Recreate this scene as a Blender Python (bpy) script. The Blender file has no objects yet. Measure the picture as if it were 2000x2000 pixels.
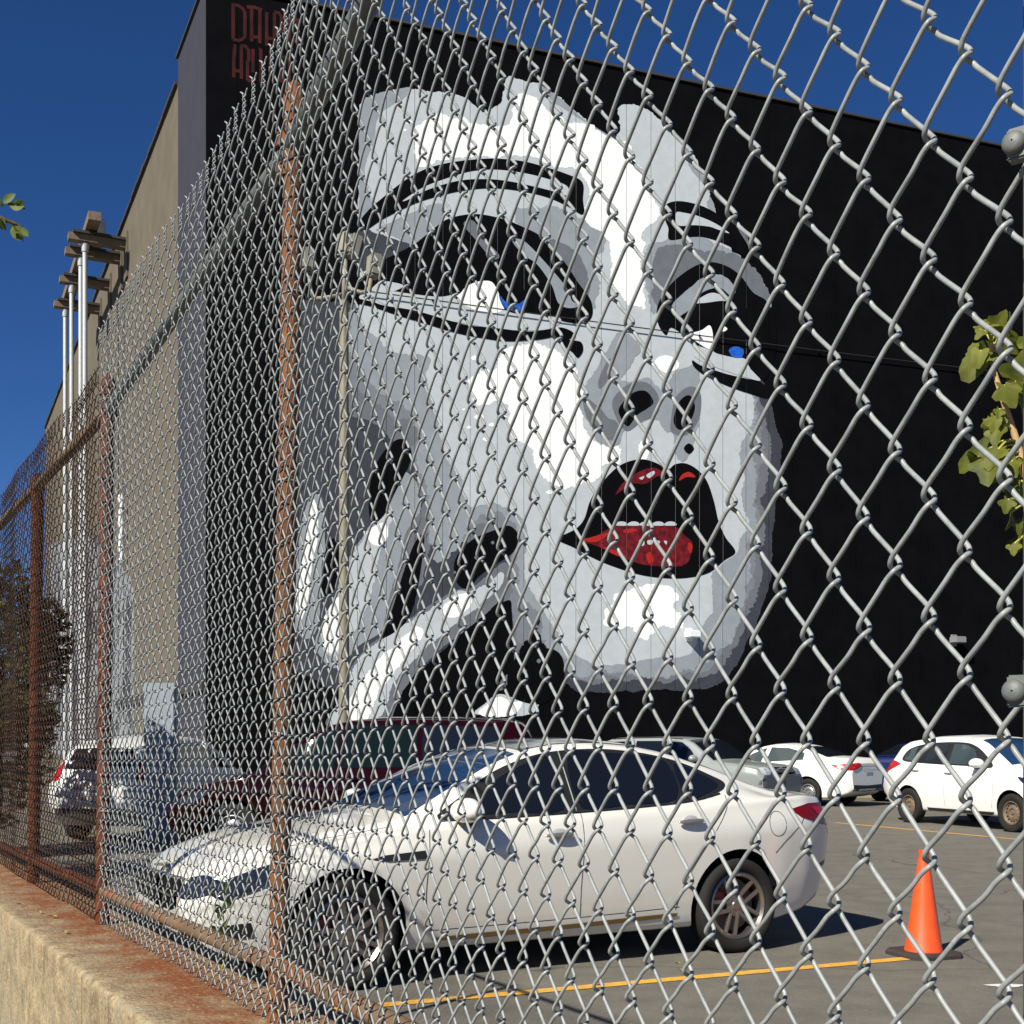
import bpy, bmesh, math, random
import numpy as np
from mathutils import Vector, Matrix, noise, geometry
R = math.radians
random.seed(7)
rng = np.random.default_rng(7)
scene = bpy.context.scene
C = scene.collection

# ------------------------------------------------------------------ camera, sky, sun
F, CX, CY, CAMZ = 2400.0, 1000.0, 1455.0, 1.4
cam_d = bpy.data.cameras.new('camera')
cam = bpy.data.objects.new('camera', cam_d); C.objects.link(cam)
cam.location = (0, 0, CAMZ); cam.rotation_euler = (R(90), 0, 0)
cam_d.sensor_width = 36; cam_d.lens = F / 2000 * 36
cam_d.shift_y = (CY - 1000) / 2000
cam_d.clip_start = 0.05; cam_d.clip_end = 3000
scene.camera = cam

SUN_EL = 39.0
SUN_TRAVEL = Vector((0.616, 0.788, 0)).normalized()          # horizontal direction the light travels
w = bpy.data.worlds.new('World'); scene.world = w; w.use_nodes = True
nt = w.node_tree
sky = nt.nodes.new('ShaderNodeTexSky'); sky.sky_type = 'NISHITA'; sky.sun_disc = False
sky.sun_elevation = R(SUN_EL)
sky.sun_rotation = math.atan2(-SUN_TRAVEL.x, -SUN_TRAVEL.y)
sky.altitude = 2500; sky.air_density = 0.9; sky.dust_density = 0.35; sky.ozone_density = 6.0
bgn = nt.nodes['Background']; bgn.inputs['Strength'].default_value = 0.050
hs = nt.nodes.new('ShaderNodeHueSaturation'); hs.inputs['Saturation'].default_value = 1.17; hs.inputs['Hue'].default_value = 0.508; hs.inputs['Value'].default_value = 1.0
nt.links.new(sky.outputs[0], hs.inputs['Color']); nt.links.new(hs.outputs[0], bgn.inputs['Color'])
sun_d = bpy.data.lights.new('sun', 'SUN'); sun_d.energy = 4.6; sun_d.angle = R(0.53); sun_d.color = (1.0, 0.95, 0.84)
sun = bpy.data.objects.new('sun', sun_d); C.objects.link(sun)
tv = SUN_TRAVEL * math.cos(R(SUN_EL)) + Vector((0, 0, -math.sin(R(SUN_EL))))
sun.rotation_euler = tv.to_track_quat('-Z', 'Y').to_euler(); sun.location = (-8, -10, 14)
vs = scene.view_settings
vs.view_transform = 'Standard'; vs.look = 'None'; vs.exposure = 0.82; vs.gamma = 1.0; vs.use_curve_mapping = False

# ------------------------------------------------------------------ helpers
def ray(px, py): return Vector(((px - CX) / F, 1.0, (CY - py) / F))
def at(px, py, Y):
    r = ray(px, py); return Vector((r.x * Y, Y, CAMZ + r.z * Y))
def ground_at(px, py):
    Y = F * CAMZ / (py - CY); return Vector(((px - CX) / F * Y, Y, 0))

MATS = {}
def mat(name, col, rough=0.6, metal=0.0, spec=0.5, var=0.0, scale=20.0, bump=0.0, bscale=60.0, coat=0.0, col2=None, trans=0.0, stretch=None):
    if name in MATS: return MATS[name]
    m = bpy.data.materials.new(name); m.use_nodes = True
    t = m.node_tree; b = t.nodes['Principled BSDF']
    b.inputs['Roughness'].default_value = rough; b.inputs['Metallic'].default_value = metal
    b.inputs['Specular IOR Level'].default_value = spec
    if coat: b.inputs['Coat Weight'].default_value = coat; b.inputs['Coat Roughness'].default_value = 0.04
    if trans: b.inputs['Transmission Weight'].default_value = trans
    b.inputs['Base Color'].default_value = (*col, 1)
    if var > 0 or col2 or bump > 0:
        tc = t.nodes.new('ShaderNodeTexCoord'); mp = t.nodes.new('ShaderNodeMapping')
        t.links.new(tc.outputs['Object'], mp.inputs['Vector'])
        if stretch: mp.inputs['Scale'].default_value = stretch
    if var > 0 or col2:
        n = t.nodes.new('ShaderNodeTexNoise'); n.inputs['Scale'].default_value = scale; n.inputs['Detail'].default_value = 6
        n.inputs['Roughness'].default_value = 0.65
        t.links.new(mp.outputs[0], n.inputs['Vector'])
        cr = t.nodes.new('ShaderNodeValToRGB')
        c1 = col; c2 = col2 if col2 else tuple(min(1, c * (1 + var)) for c in col)
        if not col2: c1 = tuple(c * (1 - var) for c in col)
        cr.color_ramp.elements[0].position = 0.36; cr.color_ramp.elements[0].color = (*c1, 1)
        cr.color_ramp.elements[1].position = 0.64; cr.color_ramp.elements[1].color = (*c2, 1)
        t.links.new(n.outputs['Fac'], cr.inputs['Fac']); t.links.new(cr.outputs['Color'], b.inputs['Base Color'])
    if bump > 0:
        n2 = t.nodes.new('ShaderNodeTexNoise'); n2.inputs['Scale'].default_value = bscale; n2.inputs['Detail'].default_value = 5
        t.links.new(mp.outputs[0], n2.inputs['Vector'])
        bp = t.nodes.new('ShaderNodeBump'); bp.inputs['Strength'].default_value = bump; bp.inputs['Distance'].default_value = 0.01
        t.links.new(n2.outputs['Fac'], bp.inputs['Height']); t.links.new(bp.outputs['Normal'], b.inputs['Normal'])
    MATS[name] = m
    return m

def add_layer(m, col, scale, lo, hi, stretch=None, detail=6, fac=1.0, seed=0.0, dim=3):
    """mix another procedural colour over the base colour, masked by noise"""
    t = m.node_tree; b = t.nodes['Principled BSDF']
    tc = t.nodes.new('ShaderNodeTexCoord'); mp = t.nodes.new('ShaderNodeMapping')
    t.links.new(tc.outputs['Object'], mp.inputs['Vector'])
    mp.inputs['Location'].default_value = (seed, seed * 1.7, seed * 0.3)
    if stretch: mp.inputs['Scale'].default_value = stretch
    n = t.nodes.new('ShaderNodeTexNoise'); n.inputs['Scale'].default_value = scale; n.inputs['Detail'].default_value = detail
    n.inputs['Roughness'].default_value = 0.7
    t.links.new(mp.outputs[0], n.inputs['Vector'])
    mr = t.nodes.new('ShaderNodeMapRange'); mr.inputs['From Min'].default_value = lo; mr.inputs['From Max'].default_value = hi
    mr.inputs['To Max'].default_value = fac
    t.links.new(n.outputs['Fac'], mr.inputs['Value'])
    mx = t.nodes.new('ShaderNodeMix'); mx.data_type = 'RGBA'
    t.links.new(mr.outputs[0], mx.inputs['Factor'])
    src = b.inputs['Base Color']
    if src.is_linked:
        t.links.new(src.links[0].from_socket, mx.inputs['A'])
    else:
        mx.inputs['A'].default_value = src.default_value[:]
    mx.inputs['B'].default_value = (*col, 1)
    t.links.new(mx.outputs['Result'], src)
    return mr

def tag(o, label=None, cat=None, group=None, kind=None):
    if label: o['label'] = label
    if cat: o['category'] = cat
    if group: o['group'] = group
    if kind: o['kind'] = kind
    return o
def thing(name, loc, label, cat, rotz=0.0, group=None):
    o = bpy.data.objects.new(name, None); C.objects.link(o)
    o.empty_display_size = 0.2
    o.location = loc; o.rotation_euler = (0, 0, rotz)
    return tag(o, label, cat, group)
def link(name, me, material=None, parent=None, loc=None, rot=None, smooth=False, angle=None):
    o = bpy.data.objects.new(name, me); C.objects.link(o)
    if material is not None and len(me.materials) == 0: me.materials.append(material)
    if parent is not None: o.parent = parent
    if loc is not None: o.location = loc
    if rot is not None: o.rotation_euler = rot
    if smooth:
        me.shade_smooth()
        if angle: me.set_sharp_from_angle(angle=R(angle))
    return o
def wlink(name, me, material, parent, **k):
    """link a mesh built in world coordinates under an unrotated, translated thing"""
    o = link(name, me, material, parent, **k)
    o.location = -Vector(parent.location) if parent is not None else (0, 0, 0)
    return o
def mesh(name, v, f):
    me = bpy.data.meshes.new(name); me.from_pydata([tuple(p) for p in v], [], f); me.update(); return me
def bm_mesh(name, bm):
    me = bpy.data.meshes.new(name); bm.to_mesh(me); bm.free(); return me
def box_bm(bm, x0, x1, y0, y1, z0, z1, M=None, bevel=0.0):
    r = bmesh.ops.create_cube(bm, size=1)
    vs_ = r['verts']
    for v in vs_:
        v.co = Vector(((x0 + x1) / 2 + v.co.x * (x1 - x0), (y0 + y1) / 2 + v.co.y * (y1 - y0), (z0 + z1) / 2 + v.co.z * (z1 - z0)))
    if bevel > 0:
        es = list({e for v in vs_ for e in v.link_edges})
        rb = bmesh.ops.bevel(bm, geom=es, offset=bevel, segments=2, affect='EDGES')
        vs_ = list({v for f in rb['faces'] for v in f.verts} | {v for v in vs_ if v.is_valid})
    if M is not None:
        for v in vs_: v.co = M @ v.co
    return vs_
def box_mesh(name, x0, x1, y0, y1, z0, z1, bevel=0.0, M=None):
    bm = bmesh.new(); box_bm(bm, x0, x1, y0, y1, z0, z1, M, bevel); return bm_mesh(name, bm)
def tube(path, r, sides=8, cap=True, closed=False):
    """vertices, faces of a tube along a path (numpy n,3); r scalar or array"""
    P = np.asarray(path, float); n = len(P)
    rr = np.broadcast_to(np.asarray(r, float), (n,))
    if closed: T = np.roll(P, -1, 0) - np.roll(P, 1, 0)
    else: T = np.gradient(P, axis=0)
    T /= (np.linalg.norm(T, axis=1, keepdims=True) + 1e-12)
    a = np.array([0, 0, 1.0]) if abs(T[0][2]) < 0.9 else np.array([1.0, 0, 0])
    N = np.cross(T[0], a); N /= np.linalg.norm(N)
    V = []
    ang = np.linspace(0, 2 * math.pi, sides, endpoint=False)
    for i in range(n):
        N = N - T[i] * np.dot(N, T[i]); N /= (np.linalg.norm(N) + 1e-12)
        B = np.cross(T[i], N)
        for q in ang: V.append(P[i] + rr[i] * (math.cos(q) * N + math.sin(q) * B))
    Fc = []
    m = n if closed else n - 1
    for i in range(m):
        j = (i + 1) % n
        for k in range(sides):
            k2 = (k + 1) % sides
            Fc.append((i * sides + k, i * sides + k2, j * sides + k2, j * sides + k))
    if cap and not closed:
        Fc.append(tuple(range(sides))[::-1]); Fc.append(tuple((n - 1) * sides + k for k in range(sides)))
    return V, Fc
def tube_mesh(name, path, r, sides=10, closed=False):
    v, f = tube(path, r, sides, True, closed); return mesh(name, v, f)
def lathe(name, prof, sides=32, axis='Z'):
    """prof: list of (radius, height)"""
    V, Fc = [], []
    for (r, h) in prof:
        for k in range(sides):
            a = 2 * math.pi * k / sides
            c, s = r * math.cos(a), r * math.sin(a)
            V.append((c, s, h) if axis == 'Z' else (c, h, s))
    n = len(prof)
    for i in range(n - 1):
        for k in range(sides):
            k2 = (k + 1) % sides
            q = (i * sides + k, i * sides + k2, (i + 1) * sides + k2, (i + 1) * sides + k)
            Fc.append(q if axis == 'Z' else q[::-1])
    me = mesh(name, V, Fc)
    bm = bmesh.new(); bm.from_mesh(me); bmesh.ops.remove_doubles(bm, verts=bm.verts, dist=1e-5)
    bmesh.ops.recalc_face_normals(bm, faces=bm.faces); bm.to_mesh(me); bm.free()
    return me
def catmull(pts, sub=6, closed=True):
    P = np.asarray(pts, float); n = len(P); out = []
    rg = range(n) if closed else range(n - 1)
    for i in rg:
        if closed: p0, p1, p2, p3 = P[(i - 1) % n], P[i], P[(i + 1) % n], P[(i + 2) % n]
        else: p0, p1, p2, p3 = P[max(i - 1, 0)], P[i], P[i + 1], P[min(i + 2, n - 1)]
        for k in range(sub):
            t = k / sub
            out.append(0.5 * ((2 * p1) + (-p0 + p2) * t + (2 * p0 - 5 * p1 + 4 * p2 - p3) * t * t + (-p0 + 3 * p1 - 3 * p2 + p3) * t ** 3))
    if not closed: out.append(P[-1])
    return np.array(out)

# ------------------------------------------------------------------ materials
asphalt = mat('asphalt', (0.128, 0.119, 0.097), 0.9, var=0.16, scale=3.0, bump=0.5, bscale=220, spec=0.3)
add_layer(asphalt, (0.27, 0.25, 0.22), 260, 0.58, 0.7, fac=0.75, detail=2)
add_layer(asphalt, (0.075, 0.07, 0.06), 190, 0.60, 0.72, fac=0.7, detail=2, seed=3)
add_layer(asphalt, (0.105, 0.096, 0.085), 0.5, 0.55, 0.75, fac=0.6, seed=9)
def cracks(m, col, scale, width, fac, dist=0.6):
    t = m.node_tree; b = t.nodes['Principled BSDF']
    tc = t.nodes.new('ShaderNodeTexCoord'); n = t.nodes.new('ShaderNodeTexNoise'); n.inputs['Scale'].default_value = 1.3; n.inputs['Detail'].default_value = 8
    t.links.new(tc.outputs['Object'], n.inputs['Vector'])
    ad = t.nodes.new('ShaderNodeVectorMath'); ad.operation = 'MULTIPLY_ADD'; ad.inputs[1].default_value = (dist,) * 3
    t.links.new(n.outputs['Color'], ad.inputs[0]); t.links.new(tc.outputs['Object'], ad.inputs[2])
    v = t.nodes.new('ShaderNodeTexVoronoi'); v.feature = 'DISTANCE_TO_EDGE'; v.inputs['Scale'].default_value = scale
    t.links.new(ad.outputs[0], v.inputs['Vector'])
    mr = t.nodes.new('ShaderNodeMapRange'); mr.inputs['From Min'].default_value = 0.0; mr.inputs['From Max'].default_value = width; mr.inputs['To Min'].default_value = fac; mr.inputs['To Max'].default_value = 0.0
    t.links.new(v.outputs['Distance'], mr.inputs['Value'])
    mx = t.nodes.new('ShaderNodeMix'); mx.data_type = 'RGBA'; t.links.new(mr.outputs[0], mx.inputs['Factor'])
    t.links.new(b.inputs['Base Color'].links[0].from_socket, mx.inputs['A']); mx.inputs['B'].default_value = (*col, 1)
    t.links.new(mx.outputs['Result'], b.inputs['Base Color'])
add_layer(asphalt, (0.23, 0.21, 0.17), 75, 0.58, 0.66, fac=0.6, seed=41, detail=3)
add_layer(asphalt, (0.07, 0.063, 0.052), 60, 0.58, 0.68, fac=0.6, seed=47, detail=3)
cracks(asphalt, (0.05, 0.045, 0.04), 0.22, 0.004, 0.75)
add_layer(asphalt, (0.06, 0.054, 0.047), 1.6, 0.66, 0.74, fac=0.6, seed=21)
add_layer(asphalt, (0.22, 0.20, 0.165), 7, 0.60, 0.74, fac=0.5, seed=31)
concrete = mat('concrete', (0.27, 0.208, 0.122), 0.9, var=0.35, scale=14, bump=0.6, bscale=90, spec=0.25)
add_layer(concrete, (0.26, 0.23, 0.15), 2.2, 0.48, 0.60, stretch=(5, 5, 0.6), fac=0.85)
add_layer(concrete, (0.055, 0.052, 0.042), 5.0, 0.60, 0.70, stretch=(3, 3, 0.16), fac=0.8, seed=4)
add_layer(concrete, (0.12, 0.095, 0.06), 70, 0.56, 0.64, fac=0.75, detail=3, seed=14)
galv = mat('galvanised_wire', (0.232, 0.246, 0.24), 0.42, 0.0, var=0.22, scale=60, spec=0.5)
add_layer(galv, (0.10, 0.09, 0.08), 45, 0.62, 0.72, fac=0.75, seed=2)
add_layer(galv, (0.12, 0.06, 0.03), 11, 0.70, 0.78, fac=0.8, seed=12)
rustw = mat('rusted_wire', (0.05, 0.03, 0.022), 0.85, 0.0, var=0.35, scale=30, spec=0.2)
add_layer(rustw, (0.17, 0.06, 0.02), 7, 0.62, 0.75, fac=0.9, seed=5)
galvpipe = mat('weathered_pipe', (0.115, 0.122, 0.115), 0.6, 0.2, var=0.2, scale=8, bump=0.1)
rustpipe = mat('rusty_pipe', (0.15, 0.053, 0.014), 0.85, 0.0, var=0.35, scale=6, spec=0.25, bump=0.3, bscale=80)
add_layer(rustpipe, (0.12, 0.074, 0.034), 4.5, 0.52, 0.64, stretch=(1, 1, 0.4), fac=0.8, seed=1)
add_layer(rustpipe, (0.10, 0.04, 0.025), 30, 0.60, 0.72, fac=0.8, seed=6)
rustdark = mat('dark_rusty_pipe', (0.095, 0.026, 0.009), 0.9, 0.0, var=0.35, scale=8, spec=0.2, bump=0.3, bscale=80)
add_layer(rustdark, (0.07, 0.03, 0.02), 22, 0.52, 0.66, fac=0.85, seed=6)
railmix = mat('peeling_rail', (0.13, 0.083, 0.047), 0.85, 0.0, var=0.25, scale=6, spec=0.25, bump=0.2)
add_layer(railmix, (0.19, 0.07, 0.03), 5, 0.5, 0.6, fac=0.9, seed=3)
add_layer(railmix, (0.17, 0.18, 0.19), 4, 0.6, 0.66, fac=0.85, seed=8)
def P(name, c, r=0.75, **k): return mat(name, c, r, spec=k.pop('spec', 0.2), **k)
pK = P('mural_black', (0.0035, 0.0036, 0.0045), 0.9, var=0.2, scale=1.5, spec=0.03)
pN = P('mural_navy', (0.043, 0.046, 0.06), var=0.12, scale=4)
pD = P('mural_dark_grey', (0.135, 0.145, 0.163), var=0.08, scale=4)
pM = P('mural_mid_grey', (0.26, 0.29, 0.315), var=0.06, scale=4)
pL = P('mural_light_grey', (0.46, 0.495, 0.515), var=0.05, scale=4)
pW = P('mural_white', (0.86, 0.855, 0.83), var=0.03, scale=4)
pDM = P('mural_slate', (0.18, 0.195, 0.22), var=0.07, scale=4)
pR = P('mural_red', (0.12, 0.005, 0.010), var=0.5, scale=7)
pRR = P('mural_bright_red', (0.36, 0.016, 0.012))
pB = P('mural_blue', (0.012, 0.10, 0.48), var=0.4, scale=14)
pRt = P('mural_sign_red', (0.040, 0.0035, 0.004), var=0.5, scale=3)
tan_wall = mat('tan_stucco', (0.118, 0.10, 0.074), 0.9, var=0.10, scale=1.2, bump=0.4, bscale=14, spec=0.2)
add_layer(tan_wall, (0.08, 0.067, 0.05), 1.4, 0.62, 0.72, stretch=(1, 1, 0.35), fac=0.6, seed=3)
lav_wall = mat('grey_stucco', (0.036, 0.036, 0.05), 0.9, var=0.06, scale=2, spec=0.2)
dark_trim = mat('dark_trim', (0.03, 0.028, 0.026), 0.8)
steel_brown = mat('brown_steel', (0.15, 0.11, 0.075), 0.8, var=0.2, scale=5)
conduit_m = mat('pale_conduit', (0.42, 0.44, 0.45), 0.5, 0.2, var=0.1, scale=10)

# ------------------------------------------------------------------ ground
def sheet(name, pts, z, m, kind='structure'):
    me = mesh(name, [(x, y, z) for x, y in pts], [tuple(range(len(pts)))])
    return tag(link(name, me, m), kind=kind)
sheet('ground', [(-600, -300), (600, -300), (600, 900), (-600, 900)], 0.0, asphalt)

# ------------------------------------------------------------------ fence plan (metres from the camera)
P2 = Vector((-0.465, 2.349, 0)); P1 = Vector((-1.237, 3.665, 0)); P3 = Vector((0.282, 0.68, 0))
uM = (P2 - P1).normalized(); uR = (P3 - P2).normalized()
P0 = P1 - uM * 1.27
PA = P0 - uM * 3.2
def nrm(u): return Vector((-u.y, u.x, 0))       # toward the lot
P4 = P3 + uR * 2.5
WALLTOP = CAMZ - 0.535

# low concrete wall under the fence: one thing, profile swept along the fence line
def swept_wall():
    poly = [PA - uM * 6, PA, P0, P1, P2, P3, P4, P4 + uR * 3]
    pts = []
    for a, b in zip(poly[:-1], poly[1:]):
        L = (b - a).length; n = max(1, int(L / 0.03)) if (a - P2).length < 5.2 else max(1, int(L / 0.3))
        for k in range(n): pts.append(a.lerp(b, k / n))
    pts.append(poly[-1])
    base = [(-0.20, 0.0), (-0.20, 0.2), (-0.20, 0.45), (-0.20, 0.62), (-0.20, 0.74), (-0.2, WALLTOP - 0.03), (-0.2, WALLTOP - 0.012), (-0.196, WALLTOP - 0.004), (-0.19, WALLTOP), (-0.17, WALLTOP), (-0.145, WALLTOP)]
    base += [(x, WALLTOP) for x in np.linspace(-0.12, 0.15, 11)] + [(0.17, WALLTOP - 0.004), (0.185, WALLTOP - 0.018), (0.19, WALLTOP - 0.05), (0.19, 0.4), (0.19, 0.0)]
    V, Fc = [], []
    n = len(base)
    for i, p in enumerate(pts):
        t = (pts[min(i + 1, len(pts) - 1)] - pts[max(i - 1, 0)]).normalized(); nn = nrm(t)
        for (o, z) in base:
            q = p + nn * o + Vector((0, 0, z))
            d = noise.noise(q * 13) * 0.0010 + noise.noise(q * 45) * 0.0016 + noise.noise(q * 1.3) * 0.002
            if z > WALLTOP - 0.05 and o < 0.1 and o < -0.15: d += noise.noise(q * 17 + Vector((5, 1, 2))) * 0.0045
            if z > 0.01:
                if abs(z - WALLTOP) < 0.004: q.z += d * 0.55
                else: q += nn * (d * (1 if o > 0 else -1))
            V.append(q)
    for i in range(len(pts) - 1):
        for k in range(n - 1):
            Fc.append((i * n + k, i * n + k + 1, (i + 1) * n + k + 1, (i + 1) * n + k))
    me = mesh('low_wall', V, Fc)
    at_ = me.attributes.new('stain', 'FLOAT', 'POINT')
    row = [min(1.0, max(0.0, (o + 0.19) / 0.13)) * (0.45 + 0.55 * min(1.0, max(0.0, (0.16 - o) / 0.12))) if z > WALLTOP - 0.012 else (0.12 if z > WALLTOP - 0.035 else 0.0) for (o, z) in base]
    at_.data.foreach_set('value', np.tile(np.array(row, np.float32), len(pts)))
    bm = bmesh.new(); bm.from_mesh(me); bmesh.ops.recalc_face_normals(bm, faces=bm.faces); bm.to_mesh(me); bm.free()
    return me
# rust staining on the flat top of the wall
rm = add_layer(concrete, (0.17, 0.056, 0.018), 9.0, 0.28, 0.56, fac=1.0, seed=7, detail=14)
def up_mask(m, mr):
    t = m.node_tree
    r_ = t.nodes.new('ShaderNodeAttribute'); r_.attribute_name = 'stain'
    mu = t.nodes.new('ShaderNodeMath'); mu.operation = 'MULTIPLY'
    mix = mr.outputs[0].links[0].to_node
    t.links.new(mr.outputs[0], mu.inputs[0]); t.links.new(r_.outputs['Fac'], mu.inputs[1]); t.links.new(mu.outputs[0], mix.inputs['Factor'])
up_mask(concrete, rm)
add_layer(concrete, (0.46, 0.38, 0.27), 85, 0.60, 0.68, fac=0.8, seed=23, detail=3)
add_layer(concrete, (0.05, 0.03, 0.018), 38, 0.64, 0.72, fac=0.7, seed=27, detail=4)
lw = link('concrete_wall', swept_wall(), concrete, smooth=True, angle=55)
tag(lw, 'low tan concrete wall with rust stained top carrying the chain link fence', 'wall')

# ------------------------------------------------------------------ chain link fences
H, PV, WR, TD = 0.029, 0.073, 0.00166, 0.0050        # half pitch, vertical pitch, wire radius, half depth
NP = 25
def picket(phase, barb, seed, lowres=False):
    """one zigzag wire: flattened spiral of NP turns, local x along the fence, y toward the lot"""
    g = np.random.default_rng(seed); r = WR; dl = 0.0024; hw0 = H / 2 + r * 0.9
    pts = []
    def bend(right, z, first=False):
        s = 1 if right else -1
        j = g.normal(0, 0.0007); hw = hw0 + g.normal(0, 0.0005)
        a = (-TD if right else TD); b = -a
        sl = PV / 2 / H
        if right:
            pts.append((s * (hw - 0.0120), a, z - dl - 0.0100 * sl + j))
            pts.append((s * (hw - 0.0050), a * 0.72, z - dl - 0.0030 * sl + j))
        else:
            pts.append((s * (hw - 0.0060), a, z - dl - 0.0052 * sl + j))
            pts.append((s * (hw - 0.0022), a * 0.93, z - dl - 0.0014 * sl + j))
        pts.append((s * hw, a * 0.45, z - dl * 0.6 + j))
        pts.append((s * hw, b * 0.45, z + dl * 0.6 + j))
        pts.append((s * (hw - 0.0022), b * 0.93, z + dl + 0.0014 * sl + j))
        pts.append((s * (hw - 0.0060), b, z + dl + 0.0052 * sl + j))
    k = 0; z = 0.0
    right = (phase == 0)
    while z <= NP * PV + 1e-6:
        bend(right, z); right = not right; z += PV / 2
    P_ = pts[2:]
    if barb:
        P_ = P_[:-3]
        x0 = (H / 2) * (1 if phase == 0 else -1)
        tw = [(x0 + 0.0028 * math.cos(a), 0.0028 * math.sin(a), NP * PV + 0.004 + 0.0034 * i) for i, a in enumerate(np.linspace(0, 4.6 * math.pi, 16))]
        P_ = P_ + tw + [(x0 + 0.007, 0.004, NP * PV + 0.064)]
    path = catmull(P_, 2 if lowres else 3, closed=False)
    V, Fc = tube(path, r, 6 if lowres else 8)
    if barb:       # second strand of the twist
        a0 = math.pi
        tw = [(x0 + 0.0028 * math.cos(a + a0), 0.0028 * math.sin(a + a0), NP * PV + 0.002 + 0.0034 * i) for i, a in enumerate(np.linspace(0, 4.6 * math.pi, 16))]
        tw += [(x0 - 0.008, -0.005, NP * PV + 0.060)]
        v2, f2 = tube(catmull(tw, 2, False), r, 6)
        o = len(V); V += v2; Fc += [tuple(i + o for i in f) for f in f2]
    return mesh('wire', V, Fc)
WIRES = {}
for mname, m_ in (('g', galv), ('r', rustw)):
    for ph in (0, 1):
        WIRES[mname, ph] = [picket(ph, ph == 0, 10 * ph + s + (50 if mname == 'r' else 0), lowres=(mname == 'r')) for s in range(7)]
        for me in WIRES[mname, ph]:
            me.shade_smooth(); me.materials.append(m_)
def zlerp(s, tab):
    return float(np.interp(s, [t[0] for t in tab], [t[1] for t in tab]))
def string_wires(fence, a, b, ztop0, ztop1, zb0, zb1, key, i0=0, bulge=0.0, slack=1.0):
    u = (b - a).normalized(); L = (b - a).length; n = int(round(L / H))
    ang = math.atan2(u.y, u.x); nn = nrm(u)
    for i in range(n):
        s = (i + 0.5) * L / n; f = s / L
        ph = (i + i0) % 2
        me = WIRES[key, ph][int(rng.integers(7))]
        o = bpy.data.objects.new('wire', me); C.objects.link(o); o.parent = fence
        zt = ztop0 + (ztop1 - ztop0) * f; zb = zb0 + (zb1 - zb0) * f
        env = math.sin(math.pi * f); off = bulge * env + (0.004 * math.sin(7.1 * s + 1) + 0.0015 * math.sin(17 * s)) * slack * env
        p = a + u * s + nn * off
        o.location = Vector((p.x, p.y, CAMZ + zb)) - fence.location
        o.rotation_euler = (R(0.15 * math.sin(5 * s) * env), R(0.12 * math.sin(7.0 * s + 2) * slack * env), ang)
        o.scale = (1.0, 1.0, (zt - zb) / (NP * PV))
    return n
def pipe(fence, name, a, b, r, m, sides=16, sag=0.0):
    a = Vector(a); b = Vector(b)
    n = 8
    pts = [a.lerp(b, k / n) - Vector((0, 0, sag * math.sin(math.pi * k / n))) for k in range(n + 1)]
    o = wlink(name, tube_mesh(name, pts, r, sides), m, fence, smooth=True, angle=50); return o
def post(fence, base, top, r, m, cap=True):
    base = Vector(base); top = Vector(top)
    o = pipe(fence, 'post', base, top, r, m, 20)
    if cap:
        prof = [(r * 1.16, -0.03), (r * 1.18, 0.0), (r * 1.1, 0.012), (r * 0.8, 0.026), (r * 0.3, 0.036), (0.0005, 0.038)]
        c = link('cap', lathe('cap', prof, 20), m, o, smooth=True, angle=50); c.location = top
    return o
def tie(fence, c, r, m, tilt=0.0, ang=0.0):
    a = np.linspace(0, 2 * math.pi, 20, endpoint=False)
    pts = [Vector(c) + Vector((r * math.cos(q), r * math.sin(q), tilt * math.cos(q + ang))) for q in a]
    wlink('tie_wire', tube_mesh('tie_wire', pts, 0.0016, 6, closed=True), galv, fence, smooth=True)
nM, nR = nrm(uM), nrm(uR)
PO = 0.033
gf = thing('chain_link_fence', Vector((P2.x, P2.y, WALLTOP)), 'galvanised grey chain link fence in front of the face mural and white sedan', 'fence')
rf = thing('chain_link_fence', Vector((P0.x, P0.y, WALLTOP)), 'rusted dark brown chain link fence on thin orange brown posts', 'fence')
# mesh wires
n1 = string_wires(gf, P1 + uM * 0.02, P2, 1.175, 1.268, -0.525, -0.527, 'g', 0, 0.006)
string_wires(gf, P2, P3 + uR * 0.075, 1.268, 1.31, -0.527, -0.505, 'g', n1, -0.01)
n2 = string_wires(rf, P0, P1 + uM * 0.01, 1.06, 1.075, -0.525, -0.525, 'r', 0, 0.004, 1.6)
string_wires(rf, P0 - uM * 1.6, P0, 1.05, 1.06, -0.525, -0.525, 'r', 0, 0.006, 1.6)
# posts (behind the mesh) and rails
q2 = P2 + (nM + nR).normalized() * PO
post(gf, (q2.x - 0.018, q2.y + 0.01, WALLTOP - 0.02), (q2.x + 0.020, q2.y - 0.01, CAMZ + 1.235), 0.0195, rustpipe)
q1 = P1 + nM * (PO - 0.006)
post(rf, (q1.x - 0.012, q1.y, WALLTOP - 0.02), (q1.x + 0.004, q1.y, CAMZ + 1.075), 0.0205, rustdark)
q0 = P0 + nM * PO
post(rf, (q0.x - 0.01, q0.y, WALLTOP - 0.02), (q0.x + 0.008, q0.y, CAMZ + 1.02), 0.023, rustdark)
q3 = Vector((0.3235, 0.70, 0))
p3 = post(gf, (q3.x, q3.y, WALLTOP - 0.02), (q3.x, q3.y, CAMZ + 1.30), 0.030, galvpipe)
zr = lambda z: CAMZ + z
pipe(gf, 'top_rail', (q2.x + .01, q2.y, zr(1.15)), (q3.x, q3.y, zr(1.185)), 0.019, galvpipe)
pipe(gf, 'top_rail', (q1.x + .005, q1.y, zr(1.0)), (q2.x + .008, q2.y, zr(1.143)), 0.018, galvpipe)
pipe(gf, 'bottom_rail', (q2.x - .012, q2.y, zr(-0.425)), (q3.x, q3.y, zr(-0.36)), 0.017, railmix)
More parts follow.
